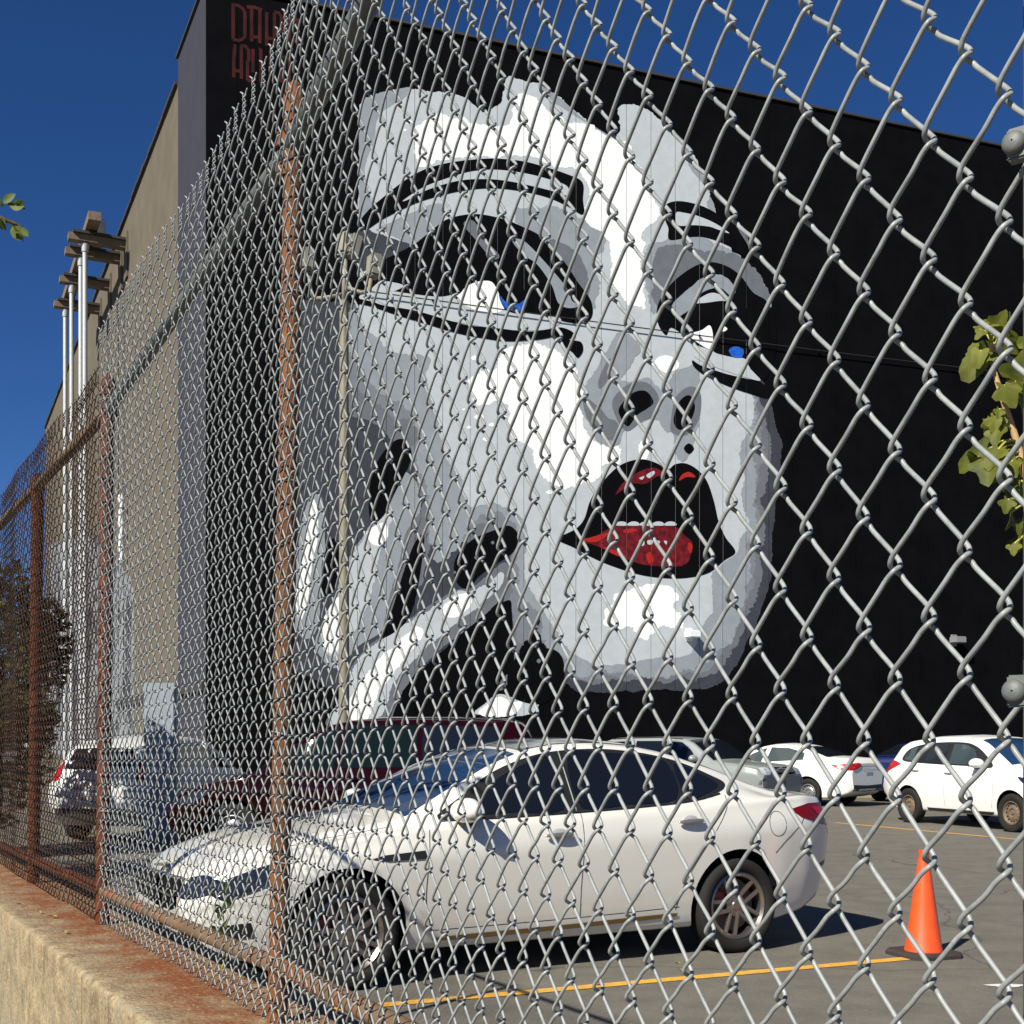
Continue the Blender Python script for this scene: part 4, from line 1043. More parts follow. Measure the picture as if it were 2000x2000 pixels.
side_piece(S1, 'tail_lamp', [(4.30,.955),(4.52,.99),(4.74,.99),(4.80,.93),(4.82,.82),(4.62,.845),(4.40,.90)], redd, 0.008, car1, step=0.08, smooth_sub=0)
side_piece(S1, 'tail_lamp_glow', [(4.55,.965),(4.72,.965),(4.74,.90),(4.62,.905)], redl, 0.012, car1, step=0.08, smooth_sub=0)
end_piece(S1, 'tail_lamp', [(0.3,.97),(0.62,.97),(0.64,.86),(0.3,.88)], redd, 0.008, car1)
end_piece(S1, 'bumper_vent', [(0.0,.34),(0.5,.36),(0.5,.44),(0.0,.44)], black_m, 0.006, car1)
side_piece(S1, 'reflector', [(4.62,.52),(4.78,.545),(4.80,.575),(4.64,.55)], redd, 0.006, car1, smooth_sub=0, step=0.06)
side_line(S1, 'bumper_crease', [(4.22,.43),(4.45,.46),(4.65,.49),(4.79,.51)], seam_m, -0.004, car1, 0.012)
handle(car1, S1, 2.36, .845, chrome_trim); handle(car1, S1, 3.36, .90, chrome_trim)
mirror_part(car1, S1, 1.72, .945, white_paint)
# nose: head lamps, grille, lower intake
side_piece(S1, 'head_lamp', [(0.14,.60),(0.26,.66),(0.46,.725),(0.60,.75),(0.54,.67),(0.34,.585),(0.20,.555)], lampc, 0.012, car1, step=0.03, smooth_sub=3)
end_piece(S1, 'head_lamp', [(0.52,.655),(0.70,.67),(0.78,.60),(0.66,.55),(0.56,.56)], lampc, 0.016, car1, rear=False, smooth_sub=2, step=0.025)
end_piece(S1, 'grille', [(0.0,.635),(0.48,.64),(0.56,.585),(0.54,.50),(0.40,.47),(0.0,.46)], void_m, 0.014, car1, rear=False, smooth_sub=0, step=0.025)
end_piece(S1, 'lower_intake', [(0.0,.36),(0.66,.36),(0.70,.30),(0.6,.25),(0.0,.245)], void_m, 0.014, car1, rear=False, smooth_sub=0, step=0.025)
side_piece(S1, 'fog_lamp', [(0.16,.40),(0.38,.42),(0.40,.34),(0.2,.31)], black_m, 0.006, car1, smooth_sub=0, step=0.05)
link('badge', lathe('badge', [(0.0005, 0), (0.06, 0), (0.06, 0.01), (0.0005, 0.012)], 20), chrome_trim, car1).location = (S1.half - 0.05, 0, 0.68)
side_line(S1, 'bumper_seam', [(0.36,.56),(0.48,.575),(0.60,.60)], seam_m, 0.0, car1, 0.007)
end_piece(S1, 'grille_bar', [(0.0,.56),(0.50,.56),(0.50,.545),(0.0,.545)], chrome_trim, 0.024, car1, rear=False, smooth_sub=0, step=0.025)
end_piece(S1, 'hood_lip', [(0.0,.65),(0.50,.655),(0.50,.64),(0.0,.635)], chrome_trim, 0.024, car1, rear=False, smooth_sub=0, step=0.025)
side_line(S1, 'hood_seam', [(0.55,.80),(0.9,.86),(1.3,.915)], seam_m, 0.0, car1, 0.007)

# ---- maroon minivan behind it
L2 = 4.75
cur2 = dict(
 zt=[(0,.70),(.1,.80),(.4,.93),(.8,1.02),(1.1,1.08),(1.5,1.36),(1.9,1.60),(2.2,1.71),(2.7,1.76),(3.6,1.765),(4.2,1.74),(4.45,1.68),(4.6,1.4),(4.72,1.05),(4.75,.8)],
 zb=[(0,.62),(.2,.80),(.7,.95),(1.1,1.02),(2,1.06),(4.2,1.10),(4.6,1.0),(4.75,.75)],
 wm=[(0,.65),(.15,.80),(.5,.93),(1,.96),(4.2,.96),(4.6,.92),(4.75,.86)],
 wb=[(0,.6),(.2,.76),(.6,.88),(1,.91),(4.2,.91),(4.6,.87),(4.75,.8)],
 wt=[(0,.5),(.4,.7),(1.0,.78),(1.5,.74),(2.2,.70),(4.2,.70),(4.5,.70),(4.75,.7)],
 zs=[(0,.35),(.3,.22),(4.3,.22),(4.75,.4)])
v0 = at(700, CY, 14.9)
van, S2 = make_car('minivan', 'maroon minivan parked behind the pearl white sedan', 'van', Vector((-0.995, 0.06, 0)).normalized(), (v0.x - 0.02, v0.y + 0.9, 0), L2, cur2, (0.9, 3.7), maroon, r=0.34, arch=0.39, track=0.83)
side_piece(S2, 'window', [(1.28,1.10),(1.9,1.11),(2.15,1.115),(2.18,1.60),(1.95,1.52),(1.6,1.32)], glassg, 0.006, van, step=0.12, smooth_sub=2)
side_piece(S2, 'window', [(2.25,1.12),(3.15,1.13),(3.15,1.64),(2.27,1.64)], glassg, 0.006, van, step=0.12, smooth_sub=0)
side_piece(S2, 'window', [(3.22,1.135),(4.05,1.15),(4.2,1.3),(4.15,1.62),(3.22,1.64)], glass_m, 0.006, van, step=0.12, smooth_sub=0)
top_piece(S2, 'windshield', 1.14, 2.1, 0.94, 0.9, glassb, 0.005, van)
side_line(S2, 'door_seam', [(2.21,1.1),(2.2,.7),(2.21,.35)], seam_m, 0.001, van); side_line(S2, 'door_seam', [(1.1,1.02),(1.15,.7),(1.3,.35)], seam_m, 0.001, van)
side_line(S2, 'roof_rail', [(2.3,1.69),(3.2,1.71),(4.2,1.68)], black_m, 0.0, van, 0.02)
side_piece(S2, 'tail_lamp', [(4.42,1.05),(4.56,1.05),(4.52,1.45),(4.42,1.5)], redl, 0.006, van, smooth_sub=0, step=0.1)
side_piece(S2, 'head_lamp', [(0.15,.72),(0.4,.82),(0.65,.86),(0.5,.74),(0.25,.66)], lampc, 0.006, van, smooth_sub=2, step=0.08)
mirror_part(van, S2, 1.5, 1.12, maroon); handle(van, S2, 2.05, .98, maroon, cup=False); handle(van, S2, 2.4, .99, maroon, cup=False)

# ---- silver off-roader facing the lot
L3 = 4.6
cur3 = dict(
 zt=[(0,.85),(.06,.96),(.3,1.01),(.8,1.05),(1.2,1.08),(1.5,1.28),(1.8,1.48),(2.0,1.55),(2.6,1.59),(4.0,1.58),(4.3,1.5),(4.5,1.2),(4.6,.9)],
 zb=[(0,.75),(.1,.9),(.4,.96),(1.2,1.0),(4.2,1.03),(4.6,.8)],
 wm=[(0,.78),(.1,.84),(.4,.90),(4.2,.90),(4.5,.86),(4.6,.8)], wb=[(0,.72),(.1,.80),(.4,.85),(4.2,.85),(4.6,.75)],
 wt=[(0,.6),(.3,.76),(1.2,.78),(1.8,.68),(4.2,.66),(4.6,.66)], zs=[(0,.42),(.3,.32),(4.3,.32),(4.6,.45)])
suv, S3 = make_car('off_roader', 'silver grey off-road car parked nose out against the mural wall', 'car', Vector((0.72, -0.69, 0)), (at(1352, CY, 27.2).x, 27.2, 0), L3, cur3, (0.85, 3.45), silver, r=0.34, arch=0.40, track=0.77)
top_piece(S3, 'windshield', 1.24, 1.93, 0.94, 0.92, glass_m, 0.006, suv)
side_piece(S3, 'window', [(1.55,1.04),(2.35,1.05),(2.36,1.48),(2.05,1.46),(1.8,1.30)], glass_m, 0.006, suv, step=0.15, smooth_sub=0)
side_piece(S3, 'window', [(2.45,1.055),(3.3,1.065),(3.3,1.49),(2.46,1.49)], glass_m, 0.006, suv, step=0.15, smooth_sub=0)
side_piece(S3, 'window', [(3.4,1.07),(4.0,1.08),(4.0,1.47),(3.4,1.49)], glass_m, 0.006, suv, step=0.15, smooth_sub=0)
end_piece(S3, 'grille', [(0.0,.93),(0.44,.93),(0.42,.80),(0.0,.80)], void_m, 0.006, suv, rear=False)
for zz_ in (0.835, 0.865, 0.895): end_piece(S3, 'grille_bar', [(0.0,zz_),(0.42,zz_),(0.42,zz_+.012),(0.0,zz_+.012)], chrome_trim, 0.014, suv, rear=False, smooth_sub=0)
end_piece(S3, 'head_lamp', [(0.50,.93),(0.72,.92),(0.72,.80),(0.50,.79)], mat('clear_lamp', (0.4, 0.42, 0.45), 0.15), 0.008, suv, rear=False)
end_piece(S3, 'bumper', [(0.0,.72),(0.72,.72),(0.74,.55),(0.0,.54)], mat('grey_bumper', (0.12, 0.125, 0.13), 0.5), 0.02, suv, rear=False)
mirror_part(suv, S3, 1.62, 1.05, silver)
side_line(S3, 'roof_rail', [(2.1,1.53),(3.0,1.56),(4.0,1.53)], black_m, 0.01, suv, 0.035)

# ---- white sedan by the mural wall, seen from behind
def scaled(cur, f): return {k_: [(a, b * f if k_[0] == 'z' else b) for a, b in t] for k_, t in cur.items()}
L4 = 4.62
cur4 = {k_: [(a * L4 / L1, b) for a, b in t] for k_, t in cur1.items()}
cur4['zt'] = [(a, b + (0.04 if a > 4.0 else 0)) for a, b in cur4['zt']]
c4 = at(1585, CY, 28.6)
car4, S4 = make_car('sedan', 'plain white sedan showing its red tail lamps against the mural wall', 'car', Vector((-0.70, 0.71, 0)), (c4.x - 0.5, c4.y + 1.0, 0), L4, cur4, (0.94, 3.59), white_paint2, r=0.315, arch=0.36, track=0.77)
k4 = L4 / L1
side_piece(S4, 'window', [(1.8*k4,.985),(2.43*k4,1.0),(2.46*k4,1.335),(2.05*k4,1.19)], glassl, 0.008, car4, step=0.12, smooth_sub=0)
side_piece(S4, 'window', [(2.56*k4,1.005),(3.6*k4,1.06),(3.55*k4,1.22),(3.1*k4,1.33),(2.59*k4,1.348)], glassl, 0.008, car4, step=0.12, smooth_sub=0)
top_piece(S4, 'rear_window', 3.3, 4.0, 0.92, 0.9, glass_m, 0.006, car4)
top_piece(S4, 'windshield', 1.38, 2.12, 0.93, 0.90, glassb, 0.004, car4)
end_piece(S4, 'tail_lamp', [(0.32,.99),(0.60,.985),(0.73,.94),(0.72,.83),(0.5,.85),(0.34,.91)], redl, 0.012, car4)
side_piece(S4, 'tail_lamp', [(4.18,.95),(4.48,.985),(4.58,.92),(4.56,.83),(4.36,.86)], redl, 0.010, car4, smooth_sub=0, step=0.06)
end_piece(S4, 'licence_plate', [(0.0,.87),(0.15,.87),(0.15,.78),(0.0,.78)], plate_m, 0.014, car4, smooth_sub=0)
end_piece(S4, 'bumper_skirt', [(0.0,.48),(0.62,.50),(0.60,.36),(0.0,.34)], black_m, 0.012, car4, smooth_sub=0)
end_piece(S4, 'boot_trim', [(0.0,.925),(0.3,.925),(0.3,.905),(0.0,.905)], chrome_trim, 0.014, car4, smooth_sub=0)
side_line(S4, 'door_seam', [(2.42,.97),(2.41,.7),(2.42,.3)], seam_m, 0.001, car4)

# ---- white hatchback on rusty steel wheels
L5 = 4.30
cur5 = dict(
 zt=[(0,.66),(.06,.76),(.3,.90),(.7,1.00),(.95,1.05),(1.3,1.24),(1.65,1.42),(1.9,1.50),(2.4,1.535),(3.1,1.525),(3.7,1.46),(3.95,1.36),(4.1,1.18),(4.22,1.0),(4.3,.75)],
 zb=[(0,.58),(.15,.74),(.5,.90),(.95,.975),(2,1.0),(3.5,1.045),(4.0,1.05),(4.2,.95),(4.3,.7)],
 wm=[(0,.58),(.1,.70),(.35,.81),(.7,.845),(3.6,.845),(4.0,.82),(4.2,.77),(4.3,.7)], wb=[(0,.52),(.2,.68),(.6,.78),(1,.805),(3.5,.80),(4.0,.77),(4.3,.64)],
 wt=[(0,.42),(.3,.6),(.95,.70),(1.65,.60),(2.2,.575),(3.5,.56),(3.9,.57),(4.3,.55)],
 zs=[(0,.32),(.2,.23),(3.9,.23),(4.3,.42)], cr=[(0,.03),(.9,.05),(1.6,.06),(3.6,.06),(4.3,.03)])
cur5['zt'] = [(a, b * 1.03) for a, b in cur5['zt']]
h_r = Vector((7.17, 22.25, 0)); h_f = Vector((8.08, 19.65, 0)); hd = (h_f - h_r).normalized(); hr_ = Vector((hd.y, -hd.x, 0))  # right-hand side faces the camera
xw5 = (0.83, 3.43)
mid5 = (h_r + h_f) / 2 - hr_ * 0.76
ctr5 = mid5 - hd * (L5 / 2 - (xw5[0] + xw5[1]) / 2)
car5, S5 = make_car('hatchback', 'white hatchback with rusty bare steel wheels parked by the mural wall', 'car', hd, ctr5, L5, cur5, xw5, white_paint2, r=0.31, wd=0.19, arch=0.355, track=0.735, style='steel', rimm=rim_brown)
dl5 = [(1.30,1.03),(1.9,1.045),(2.6,1.06),(3.3,1.085),(3.66,1.12),(3.70,1.22),(3.58,1.34),(3.2,1.42),(2.7,1.45),(2.2,1.445),(1.9,1.40),(1.6,1.26)]
side_piece(S5, 'window_surround', dl5, black_m, 0.004, car5, step=0.1)
side_piece(S5, 'window', [(1.62,1.065),(2.38,1.075),(2.40,1.42),(2.1,1.405),(1.85,1.33)], glassl, 0.009, car5, step=0.12, smooth_sub=0)
side_piece(S5, 'window', [(2.50,1.08),(3.25,1.10),(3.30,1.385),(2.9,1.42),(2.52,1.43)], glass_m, 0.009, car5, step=0.12, smooth_sub=0)
side_piece(S5, 'window', [(3.36,1.11),(3.62,1.14),(3.62,1.24),(3.52,1.34),(3.38,1.37)], glassl, 0.009, car5, step=0.12, smooth_sub=0)
top_piece(S5, 'windshield', 1.0, 1.82, 0.93, 0.9, glassb, 0.006, car5)
end_piece(S5, 'rear_window', [(0.0,1.38),(0.45,1.36),(0.5,1.12),(0.0,1.10)], glass_m, 0.008, car5, smooth_sub=0)
side_piece(S5, 'tail_lamp', [(3.66,1.06),(3.86,1.11),(4.04,1.13),(4.16,1.07),(4.22,.92),(4.18,.80),(4.0,.93)], redl, 0.010, car5, smooth_sub=0, step=0.06)
end_piece(S5, 'tail_lamp', [(0.5,1.05),(0.68,1.02),(0.70,.82),(0.56,.85)], redl, 0.010, car5)
side_line(S5, 'door_seam', [(2.46,1.05),(2.45,.7),(2.46,.35)], seam_m, 0.001, car5); side_line(S5, 'door_seam', [(1.28,1.0),(1.22,.75),(1.3,.36)], seam_m, 0.001, car5)
side_line(S5, 'door_seam', [(3.62,1.1),(3.5,.85),(3.2,.6),(3.05,.36)], seam_m, 0.001, car5)
side_piece(S5, 'sill', [(1.3,.245),(2.9,.245),(2.95,.30),(1.25,.30)], black_m, 0.008, car5, smooth_sub=0, step=0.2)
handle(car5, S5, 2.3, .93, white_paint2, cup=False); handle(car5, S5, 3.2, .96, white_paint2, cup=False)
mirror_part(car5, S5, 1.55, 1.03, white_paint2, scale=1.1)
side_piece(S5, 'head_lamp', [(0.16,.70),(0.4,.83),(0.7,.90),(0.5,.76),(0.25,.66)], lampc, 0.006, car5, smooth_sub=2, step=0.08)

# ---- blue car half hidden behind the hatchback
cur6 = {k_: [(a * 4.4 / L1, b + (0.03 if k_ == 'zt' else 0)) for a, b in t] for k_, t in cur1.items()}
c6 = at(1775, CY, 30.0)
car6, S6 = make_car('sedan', 'dark blue car half hidden behind the white hatchback', 'car', Vector((0.72, 0.69, 0)), (c6.x + 1.0, c6.y + 1.3, 0), 4.4, cur6, (0.9, 3.42), bluep, r=0.315, arch=0.36, track=0.77)
k6 = 4.4 / L1
side_piece(S6, 'window', [(1.8*k6,.99),(2.43*k6,1.0),(2.46*k6,1.335),(2.05*k6,1.19)], glassl, 0.008, car6, step=0.12, smooth_sub=0)
side_piece(S6, 'window', [(2.56*k6,1.005),(3.6*k6,1.06),(3.55*k6,1.22),(3.1*k6,1.33),(2.59*k6,1.348)], glassl, 0.008, car6, step=0.12, smooth_sub=0)
top_piece(S6, 'windshield', 1.31, 2.02, 0.93, 0.90, glassb, 0.004, car6); top_piece(S6, 'rear_window', 3.15, 3.8, 0.9, 0.88, glass_m, 0.004, car6)
side_line(S6, 'door_seam', [(2.3,.97),(2.29,.7),(2.3,.3)], seam_m, 0.001, car6)

# ---- white hatchback seen from behind through the rusty fence
cur7 = {k_: [(a, b * (0.985 if k_[0] == 'z' else 1.0)) for a, b in t] for k_, t in cur5.items()}
c7 = at(190, CY, 17.4)
car7, S7 = make_car('hatchback', 'white hatchback with upright red tail lamp seen through the rusty fence', 'car', Vector((0.18, 0.98, 0)).normalized(), (c7.x + 0.35, c7.y + 2.1, 0), L5, cur7, xw5, mat('greyed_white_paint', (0.45, 0.45, 0.44), 0.4, var=0.05, scale=3), r=0.31, wd=0.19, arch=0.355, track=0.735)  # body white lowered to an even light grey
end_piece(S7, 'rear_window', [(0.0,1.37),(0.46,1.34),(0.53,1.12),(0.52,1.06),(0.0,1.05)], glass_m, 0.008, car7, smooth_sub=0)
end_piece(S7, 'tail_lamp', [(0.56,1.16),(0.66,1.10),(0.71,.92),(0.60,.90)], redl, 0.014, car7, smooth_sub=2)
end_piece(S7, 'licence_plate', [(0.0,.78),(0.16,.78),(0.16,.68),(0.0,.68)], plate_m, 0.014, car7, smooth_sub=0)
end_piece(S7, 'bumper_skirt', [(0.0,.50),(0.62,.50),(0.6,.42),(0.0,.42)], black_m, 0.012, car7, smooth_sub=0)
side_piece(S7, 'window_surround', dl5[:3] + [(3.3,1.085),(3.62,1.11),(3.66,1.2),(3.54,1.32),(3.2,1.40),(2.7,1.43),(2.2,1.425),(1.9,1.38),(1.6,1.25)], glass_m, 0.006, car7, step=0.12, smooth_sub=0)

# ------------------------------------------------------------------ cone, lines, small things on the lot
cn = ground_at(1804, 1866)
cone = thing('traffic_cone', cn, 'orange traffic cone on a black base by the yellow line', 'traffic cone', rotz=R(20))
orange = mat('cone_orange', (0.70, 0.075, 0.012), 0.45, var=0.08, scale=12)
add_layer(orange, (0.20, 0.03, 0.01), 14, 0.66, 0.74, fac=0.6, seed=3)
hC = 0.70
prof = [(0.125, 0.035), (0.122, 0.05), (0.118, 0.06), (0.075, 0.36), (0.036, 0.64), (0.031, 0.672), (0.034, 0.678), (0.034, 0.70), (0.024, 0.702), (0.022, 0.6)]
link('cone', lathe('cone', prof, 36), orange, cone, smooth=True, angle=40)
bm = bmesh.new()
o_ = []
for k_ in range(8):
    pass
V = []
pts8 = []
for sx, sy in ((1, 1), (-1, 1), (-1, -1), (1, -1)):
    c_ = [(0.20 * sx, 0.14 * sy), (0.14 * sx, 0.20 * sy)]
    if sx * sy < 0: c_ = c_[::-1]
    pts8 += c_
V = [(x_, y_, 0.0) for x_, y_ in pts8] + [(x_, y_, 0.022) for x_, y_ in pts8] + [(x_ * .93, y_ * .93, 0.035) for x_, y_ in pts8]
Fc = [tuple(range(8))[::-1], tuple(range(16, 24))] + [(i + 8 * l, (i + 1) % 8 + 8 * l, (i + 1) % 8 + 8 + 8 * l, i + 8 + 8 * l) for l in (0, 1) for i in range(8)]
link('base', mesh('base', V, Fc), mat('cone_base', (0.03, 0.022, 0.02), 0.8, var=0.2, scale=20), cone)

yellow = mat('yellow_line_paint', (0.60, 0.31, 0.035), 0.8, var=0.15, scale=14)
add_layer(yellow, (0.16, 0.14, 0.11), 22, 0.58, 0.68, fac=0.85, seed=2, detail=8)
def line(a, b, wd, m_=yellow, name='parking_line', z=0.004):
    d = (b - a).normalized(); n_ = Vector((-d.y, d.x, 0)) * wd / 2
    n = max(2, int((b - a).length / 0.12)); V = []
    for i in range(n + 1):
        p = a.lerp(b, i / n)
        for s_ in (-1, 1):
            q = p + n_ * s_ * (1 + 0.09 * noise.noise(p * 7 + Vector((s_, 0, 0)))); V.append((q.x, q.y, z))
    me = mesh(name, V, [(2 * i, 2 * i + 2, 2 * i + 3, 2 * i + 1) for i in range(n)])
    bm = bmesh.new(); bm.from_mesh(me)
    for f in bm.faces:
        if f.normal.z < 0: f.normal_flip()
    bm.to_mesh(me); bm.free()
    return tag(link(name, me, m_), kind='structure')
la = Vector((-0.78, 6.57, 0)); lb = Vector((2.72, 8.10, 0))
line(la - (lb - la) * 0.4, lb, 0.10)
l2a = ground_at(1632, 1607); l2b = ground_at(2000, 1641)
line(l2a, l2a + (l2b - l2a) * 2.2, 0.10)
off3 = Vector((2.6, 1.1, 0))
line(l2a + off3, l2a + off3 + (l2b - l2a) * 2.2, 0.10)
wp = ground_at(1965, 1926)
me = mesh('paint_splash', [(wp.x + 0.11 * math.cos(a) * (1 + .3 * math.sin(3 * a)), wp.y + 0.05 * math.sin(a), 0.004) for a in np.linspace(0, 2 * math.pi, 14, endpoint=False)], [tuple(range(14))])
tag(link('paint_splash', me, mat('white_splash', (0.6, 0.59, 0.55), 0.8)), kind='structure')
# kerb strip at the foot of the mural wall
kb = []
for s0, s1 in ((2.0, 33),):
    me = box_mesh('kerb', s0, s1, 0.35, 0.6, 0.0, 0.13); me.transform(MW); me.transform(Matrix.Translation(CN))
    bm = bmesh.new(); bm.from_mesh(me); bmesh.ops.recalc_face_normals(bm, faces=bm.faces); bm.to_mesh(me); bm.free()
    tag(link('kerb', me, mat('kerb_concrete', (0.38, 0.31, 0.2), 0.9, var=0.2, scale=2)), kind='structure')
# fallen leaves on the asphalt and on the wall top
leafy = mat('dry_leaf', (0.22, 0.17, 0.05), 0.8, var=0.4, scale=30)
LEAF = mesh('fallen_leaf', [(0, -0.035, 0.002), (0.016, -0.01, 0.012), (0.014, 0.018, 0.008), (0, 0.04, 0.003), (-0.014, 0.018, 0.014), (-0.016, -0.01, 0.006), (0, 0.0, 0.002)], [(0, 1, 6), (1, 2, 6), (2, 3, 6), (3, 4, 6), (4, 5, 6), (5, 0, 6)])
LEAF.materials.append(leafy)
for (px, py) in ((1105, 1890), (1325, 1882), (1352, 1885), (785, 1945), (1330, 1895), (1940, 1665), (1875, 1647), (1815, 1748), (1455, 1880), (1170, 1925), (1640, 1955)):
    p = ground_at(px, py)
    o = link('fallen_leaf', LEAF, loc=(p.x, p.y, 0.001), rot=(0, 0, random.random() * 6)); o.scale = (random.uniform(.5, 1.0),) * 3
    tag(o, 'small dry leaf lying on the asphalt', 'leaf', 'dry leaves on the asphalt')
for (s, q) in ((0.15, -0.12), (-0.32, -0.11), (-0.55, -0.13), (-0.2, -0.09)):
    p = P1 + uM * s - nM * (-q)
    o = link('fallen_leaf', LEAF, loc=(p.x, p.y, WALLTOP + 0.006), rot=(0.1, 0, random.random() * 6)); o.scale = (0.4, 0.4, 0.4)
    tag(o, 'small dry leaf lying on the rusty wall top', 'leaf', 'dry leaves on the wall top')

# grey-blue utility cabinet and white bollard beyond the sedan's nose
uc = at(316, CY, 17.6); uc.z = 0
cab = thing('utility_cabinet', uc, 'tall grey blue metal cabinet standing in front of the tan wall', 'cabinet', rotz=R(8))
cabm = mat('cabinet_paint', (0.25, 0.29, 0.33), 0.55, var=0.08, scale=3)
bm = bmesh.new(); box_bm(bm, -0.22, 0.22, -0.2, 0.2, 0.05, 2.28, bevel=0.015); link('body', bm_mesh('body', bm), cabm, cab)
link('plinth', box_mesh('plinth', -0.24, 0.24, -0.22, 0.22, 0, 0.05), concrete, cab)
d_ = link('door', box_mesh('door', -0.19, 0.19, -0.214, -0.202, 0.12, 2.2), cabm, cab)
link('handle', box_mesh('handle', 0.13, 0.15, -0.235, -0.215, 1.0, 1.18), chrome_trim, d_)
wb_ = at(397, CY, 19.5); wb_.z = 0
bo_ = thing('bollard', wb_, 'slim white bollard beside the building corner', 'bollard')
link('post', lathe('post', [(0.07, 0), (0.07, 1.35), (0.055, 1.42), (0.02, 1.45), (0.0005, 1.452)], 16), mat('bollard_white', (0.75, 0.75, 0.73), 0.5), bo_, smooth=True, angle=40)
link('collar', lathe('collar', [(0.12, 0), (0.12, 0.03), (0.07, 0.05)], 16), concrete, bo_, smooth=True, angle=40)

# ------------------------------------------------------------------ trees and plants
def leaf_mat(name, c1, c2):
    m_ = mat(name, c1, 0.6, col2=c2, scale=9, spec=0.3)
    b = m_.node_tree.nodes['Principled BSDF']
    t = m_.node_tree; tr_ = t.nodes.new('ShaderNodeBsdfTranslucent'); mx = t.nodes.new('ShaderNodeMixShader'); mx.inputs[0].default_value = 0.4
    t.links.new(b.inputs['Base Color'].links[0].from_socket, tr_.inputs['Color'])
    t.links.new(b.outputs[0], mx.inputs[1]); t.links.new(tr_.outputs[0], mx.inputs[2]); t.links.new(mx.outputs[0], t.nodes['Material Output'].inputs['Surface'])
    return m_
bark = mat('bark', (0.06, 0.042, 0.03), 0.95, var=0.3, scale=20, bump=0.5)
def crown_mesh(blobs, n, size, seed, flat=0.5):
    g = np.random.default_rng(seed); V, Fc = [], []
    for (c, r) in blobs:
        k_ = int(n * (r[0] * r[1] * r[2]) ** 0.66)
        for _ in range(k_):
            d = g.normal(0, 1, 3); d /= np.linalg.norm(d)
            rad = g.uniform(0.55, 1.05) ** 0.6
            p = np.array(c) + d * np.array(r) * rad
            if noise.noise(Vector(p * 1.6)) < -0.18: continue
            s = size * g.uniform(0.6, 1.3)
            a = g.normal(0, 1, 3); a /= np.linalg.norm(a); b = np.cross(a, g.normal(0, 1, 3)); b /= np.linalg.norm(b)
            a[2] = a[2] * 0.6 - 0.2; a /= np.linalg.norm(a)
            i = len(V); nrm_ = np.cross(a, b) * s * 0.18
            V += [p - a * s, p + b * s * 0.42 + nrm_, p + a * s, p - b * s * 0.42 + nrm_]
            Fc.append((i, i + 1, i + 2, i + 3))
    return mesh('crown', V, Fc)
def tree(name, base, label, trunk, limbs, blobs, n, size, lm, seed, r=0.12):
    t = thing(name, base, label, 'tree')
    link('trunk', tube_mesh('trunk', catmull(trunk, 4, False), np.linspace(r, r * 0.45, 4 * (len(trunk) - 1) + 1), 10), bark, t, smooth=True)
    for lb_ in limbs:
        link('limb', tube_mesh('limb', catmull(lb_, 4, False), np.linspace(r * 0.5, r * 0.12, 4 * (len(lb_) - 1) + 1), 7), bark, t, smooth=True)
    link('crown', crown_mesh(blobs, n, size, seed), lm, t)
    return t
dk = leaf_mat('shaded_foliage', (0.012, 0.018, 0.006), (0.05, 0.055, 0.012))  # leaf colour darkened to stand in for shade on the bushy tree
yl = leaf_mat('yellowing_foliage', (0.05, 0.06, 0.012), (0.15, 0.13, 0.03))
gl = leaf_mat('sunlit_foliage', (0.06, 0.09, 0.016), (0.15, 0.19, 0.04))
b1 = at(-25, CY, 15.2); b1.z = 0
tree('bushy_tree', b1, 'dark bushy tree behind the rusty fence beside the tan wall', [(0, 0, 0), (0.1, 0, 1.0), (0, 0.1, 2.0), (0.1, 0, 3.2)],
     [[(0, 0, 1.2), (0.5, -0.2, 1.8), (0.8, -0.1, 2.6)], [(0, 0, 1.5), (-0.5, -0.2, 2.2), (-0.9, 0, 3)]],
     [((0, 0, 2.6), (1.0, 0.8, 1.15)), ((0.2, -0.2, 1.7), (0.7, 0.7, 0.8)), ((-0.7, 0, 2.2), (0.9, 0.8, 1.3)), ((-0.5, -0.2, 0.75), (0.7, 0.7, 0.7))], 4200, 0.075, dk, 3)
b2 = at(-90, CY, 12.5); b2.z = 0
tree('bushy_tree', b2, 'yellow green leafy tree at the far end of the rusty fence', [(0, 0, 0), (0.05, 0, 1.0), (0, 0.1, 2.2), (0.1, 0, 3.0)],
     [[(0, 0, 1.2), (0.5, -0.1, 1.8), (0.7, 0, 2.3)]], [((0.0, 0, 2.1), (0.9, 0.7, 0.9)), ((0.25, 0, 1.2), (0.7, 0.6, 0.8))], 2600, 0.06, yl, 5)
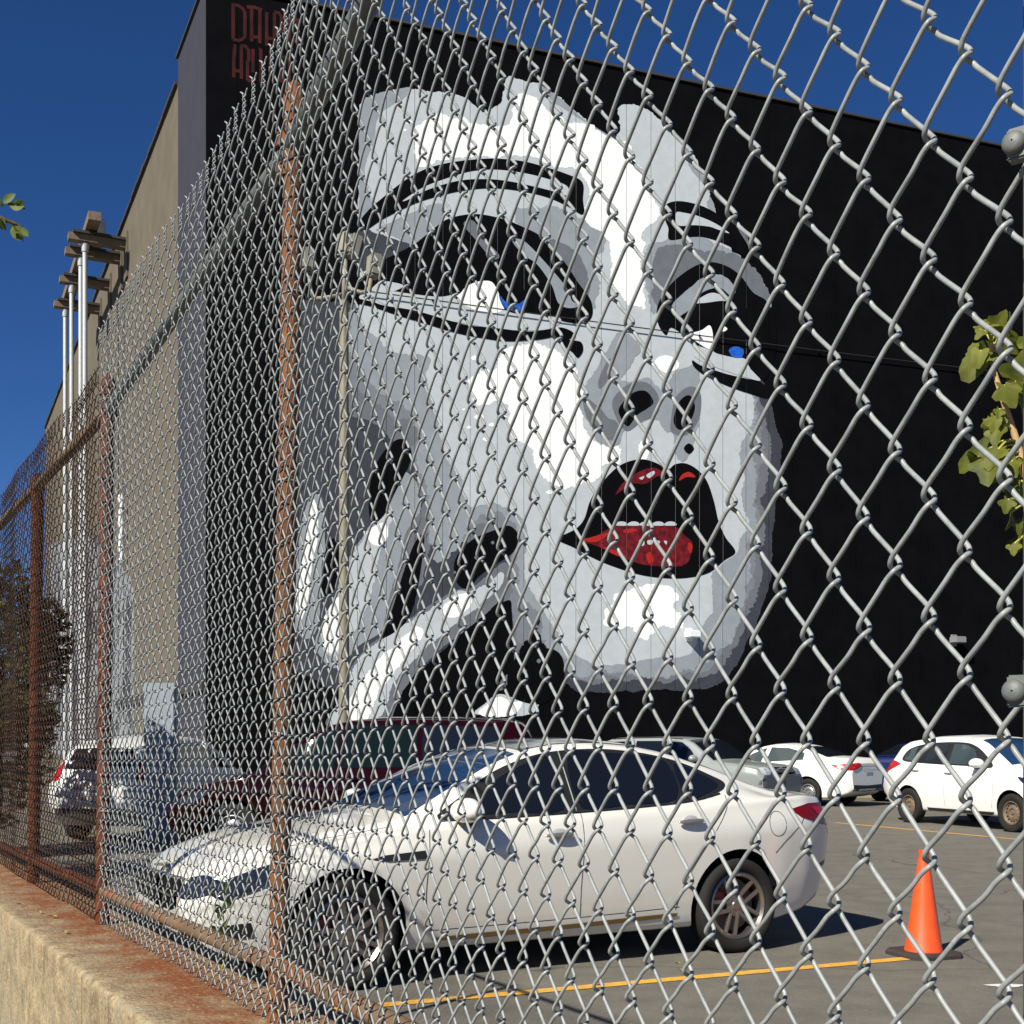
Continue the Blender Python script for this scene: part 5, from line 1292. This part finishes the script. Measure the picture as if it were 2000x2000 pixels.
# street tree whose twig hangs in from outside the fence
b3 = Vector((-3.6, 5.2, 0))
t3 = thing('street_tree', b3, 'street tree with a leafy twig hanging before the blue sky', 'tree')
link('trunk', tube_mesh('trunk', catmull([(0, 0, 0), (0.05, 0, 1.6), (-0.02, 0.05, 2.8), (0.1, 0, 4.4)], 4, False), np.linspace(0.09, 0.04, 13), 10), bark, t3, smooth=True)
tip = at(40, 440, 5.2) - b3; tip2 = at(45, 388, 5.2) - b3; root_ = Vector((0.05, 0, 3.7))
link('limb', tube_mesh('limb', catmull([root_, root_.lerp(tip, 0.5) + Vector((0, 0, 0.25)), tip + Vector((-0.08, 0, 0.03)), tip], 5, False), np.linspace(0.02, 0.003, 16), 6), bark, t3, smooth=True)
def leaf_cluster(pts, size, seed):
    g = np.random.default_rng(seed); V, Fc = [], []
    for p, dirv in pts:
        p = np.array(p); a = np.array(dirv) + g.normal(0, 0.25, 3); a /= np.linalg.norm(a)
        b = np.cross(a, g.normal(0, 1, 3)); b /= np.linalg.norm(b); nn_ = np.cross(a, b)
        s = size * g.uniform(0.7, 1.25); i = len(V)
        prof_ = [(0, 0), (0.22, 0.2), (0.3, 0.45), (0.2, 0.78), (0, 1.0)]
        for w_, l_ in prof_: V.append(p + a * s * l_ + b * s * w_ + nn_ * s * (0.12 * w_ * 3 - 0.1 * l_ * l_))
        for w_, l_ in prof_[1:4]: V.append(p + a * s * l_ - b * s * w_ + nn_ * s * (0.12 * w_ * 3 - 0.1 * l_ * l_))
        for l_ in (0.2, 0.45, 0.78): V.append(p + a * s * l_ - nn_ * s * 0.1 * l_ * l_)
        m0 = i + 8
        Fc += [(i, i + 1, m0), (i + 1, i + 2, m0 + 1, m0), (i + 2, i + 3, m0 + 2, m0 + 1), (i + 3, i + 4, m0 + 2), (i, m0, i + 5), (i + 5, m0, m0 + 1, i + 6), (i + 6, m0 + 1, m0 + 2, i + 7), (i + 7, m0 + 2, i + 4)]
    return mesh('leaves', V, Fc)
lp = []
g = np.random.default_rng(4)
for k_ in range(150):
    f = k_ / 150
    c_ = root_.lerp(tip, 0.35 + 0.65 * f) + Vector((0, 0, 0.25 * (1 - f) - 0.01))
    lp.append((c_ + Vector(g.normal(0, 0.012, 3)), (0.5 + g.normal(0, .3), g.normal(0, .4), -0.8)))
for k_ in range(6): lp.append((tip2 + Vector((-0.10 + 0.015 * k_, 0, 0.01 * (k_ % 3) - 0.03)), (0.8, g.normal(0, .4), -0.1 + g.normal(0, .4))))
link('leaves', leaf_cluster(lp, 0.055, 9), gl, t3, smooth=True)
link('limb', tube_mesh('limb', catmull([(0.03, 0, 3.4), (-1.2, 0.8, 4.2), (-2.8, 1.9, 4.5), (-4.4, 2.8, 4.7)], 5, False), np.linspace(0.05, 0.015, 16), 8), bark, t3, smooth=True)  # out-of-view limb, added to carry the shading lobes of the crown
link('crown', crown_mesh([((-0.3, 0, 4.8), (0.75, 0.9, 0.9)), ((-4.2, 2.6, 4.7), (1.5, 1.3, 1.0)), ((-5.4, 3.4, 4.9), (1.3, 1.3, 0.9)), ((-2.6, 1.8, 4.9), (0.9, 0.8, 0.7))], 900, 0.085, 12), gl, t3)  # far lobes added out of view to shade the lot ground
# fig-like sapling inside the end post
SY = 2.3
b4 = at(2085, CY, SY); b4.z = 0
sap = thing('sapling', b4, 'young broad leaved sapling growing behind the silver end post', 'sapling')
stem_m = mat('young_stem', (0.42, 0.27, 0.13), 0.7, var=0.2, scale=20)
petm = mat('leaf_stalk', (0.34, 0.33, 0.06), 0.6)
bl_m = leaf_mat('broad_leaf', (0.045, 0.062, 0.008), (0.19, 0.20, 0.024))
rs = lambda px, py, dy=0: at(px, py, SY + dy) - b4
spath = [Vector((0, 0, 0)), Vector((-0.01, 0, 0.6)), rs(2040, 1120), rs(2012, 960), rs(1985, 860), rs(1957, 775), rs(1939, 712), rs(1936, 668)]
link('stem', tube_mesh('stem', catmull(spath, 4, False), np.linspace(0.011, 0.0035, 29), 8), stem_m, sap, smooth=True)
def broad_leaf(base, tipd, size, seed, lobes=3):
    g = np.random.default_rng(seed)
    a = Vector(tipd).normalized(); n_ = Vector((g.normal(0, .5) - 0.3, -1, g.normal(0, .5) + 0.5)); n_ = (n_ - a * n_.dot(a)).normalized(); b = a.cross(n_)
    V = [base]; th = np.linspace(-2.6, 2.6, 34); rim = []
    for q in th:
        rad = 0.62 + 0.30 * math.cos(q) + 0.16 * math.cos(lobes * q) + 0.03 * math.sin(17 * q + seed)
        l_, w_ = rad * math.cos(q) * 0.9 + 0.12, rad * math.sin(q) * 0.85
        rim.append((l_, w_))
    for l_, w_ in rim: V.append(base + a * size * l_ + b * size * w_ + n_ * size * (0.22 * abs(w_) - 0.22 * l_ * l_ + 0.05 * math.sin(9 * w_)))
    mid = [(r_[0] * 0.5, r_[1] * 0.5) for r_ in rim]; o = len(V)
    for l_, w_ in mid: V.append(base + a * size * l_ + b * size * w_ + n_ * size * (0.2 * abs(w_) - 0.22 * l_ * l_))
    n = len(rim); Fc = []
    for i in range(n - 1):
        Fc.append((1 + i, 2 + i, o + i + 1, o + i)); Fc.append((o + i, o + i + 1, 0))
    return mesh('leaf', V, Fc)
lv = [((1941,705),(1921,690),(1880,740),0.105),((1936,668),(1938,640),(1915,610),0.055),((1936,668),(1945,640),(1965,605),0.06),((1938,680),(1965,650),(1990,600),0.085),((1939,690),(1975,680),(1995,660),0.09),((1957,775),(1985,745),(1998,700),0.10),
      ((1960,790),(1990,765),(2010,800),0.10),((1972,820),(1945,815),(1940,865),0.06),((1978,840),(1950,835),(1935,880),0.065),((1985,860),(1930,880),(1880,905),0.115),((1995,880),(1935,895),(1920,950),0.10),((2000,900),(1975,905),(1990,950),0.085),
      ((2012,960),(1985,955),(1965,1010),0.075),((2020,990),(1975,1000),(1972,1060),0.07),((2030,1040),(1990,1050),(1975,1120),0.06),((2012,930),(2040,900),(2060,870),0.1),((1990,860),(2030,830),(2060,790),0.1)]
g = np.random.default_rng(17)
lv += [(a_, (b_[0] + g.uniform(-28, 28), b_[1] + g.uniform(-30, 30)), (c_[0] + g.uniform(-35, 35), c_[1] + g.uniform(-10, 60)), z_ * g.uniform(0.55, 0.85)) for (a_, b_, c_, z_) in lv[:15] for _ in range(2)]
for i, (s_, k_, e_, sz) in enumerate(lv):
    dy = 0.05 * math.sin(i * 2.3)
    p0, p1, p2_ = rs(*s_), rs(k_[0], k_[1], dy), rs(e_[0], e_[1], dy * 1.6)
    link('leaf_stalk', tube_mesh('leaf_stalk', catmull([p0, p0.lerp(p1, 0.5) + Vector((0, 0, 0.008)), p1], 4, False), 0.0022, 6), petm, sap, smooth=True)
    link('leaf', broad_leaf(p1, p2_ - p1, sz * 0.52, i, 5 if i % 3 else 3), bl_m, sap, smooth=True)
# weed sprouting at the foot of the fence
wd_ = P2 - uM * 0.62 + nM * 0.1
wdt = thing('weed', (wd_.x, wd_.y, WALLTOP), 'thin green weed sprouting on the wall behind the fence', 'plant')
link('stem', tube_mesh('stem', catmull([(0, 0, 0), (0.01, 0, 0.06), (0.0, 0.01, 0.13), (0.015, 0, 0.2)], 4, False), 0.0022, 6), petm, wdt, smooth=True)
link('leaves', leaf_cluster([((0.004 * math.sin(k_ * 2), 0, 0.02 + 0.016 * k_), (math.cos(k_ * 2.4), math.sin(k_ * 2.4), 0.8)) for k_ in range(11)], 0.035, 2), gl, wdt, smooth=True)
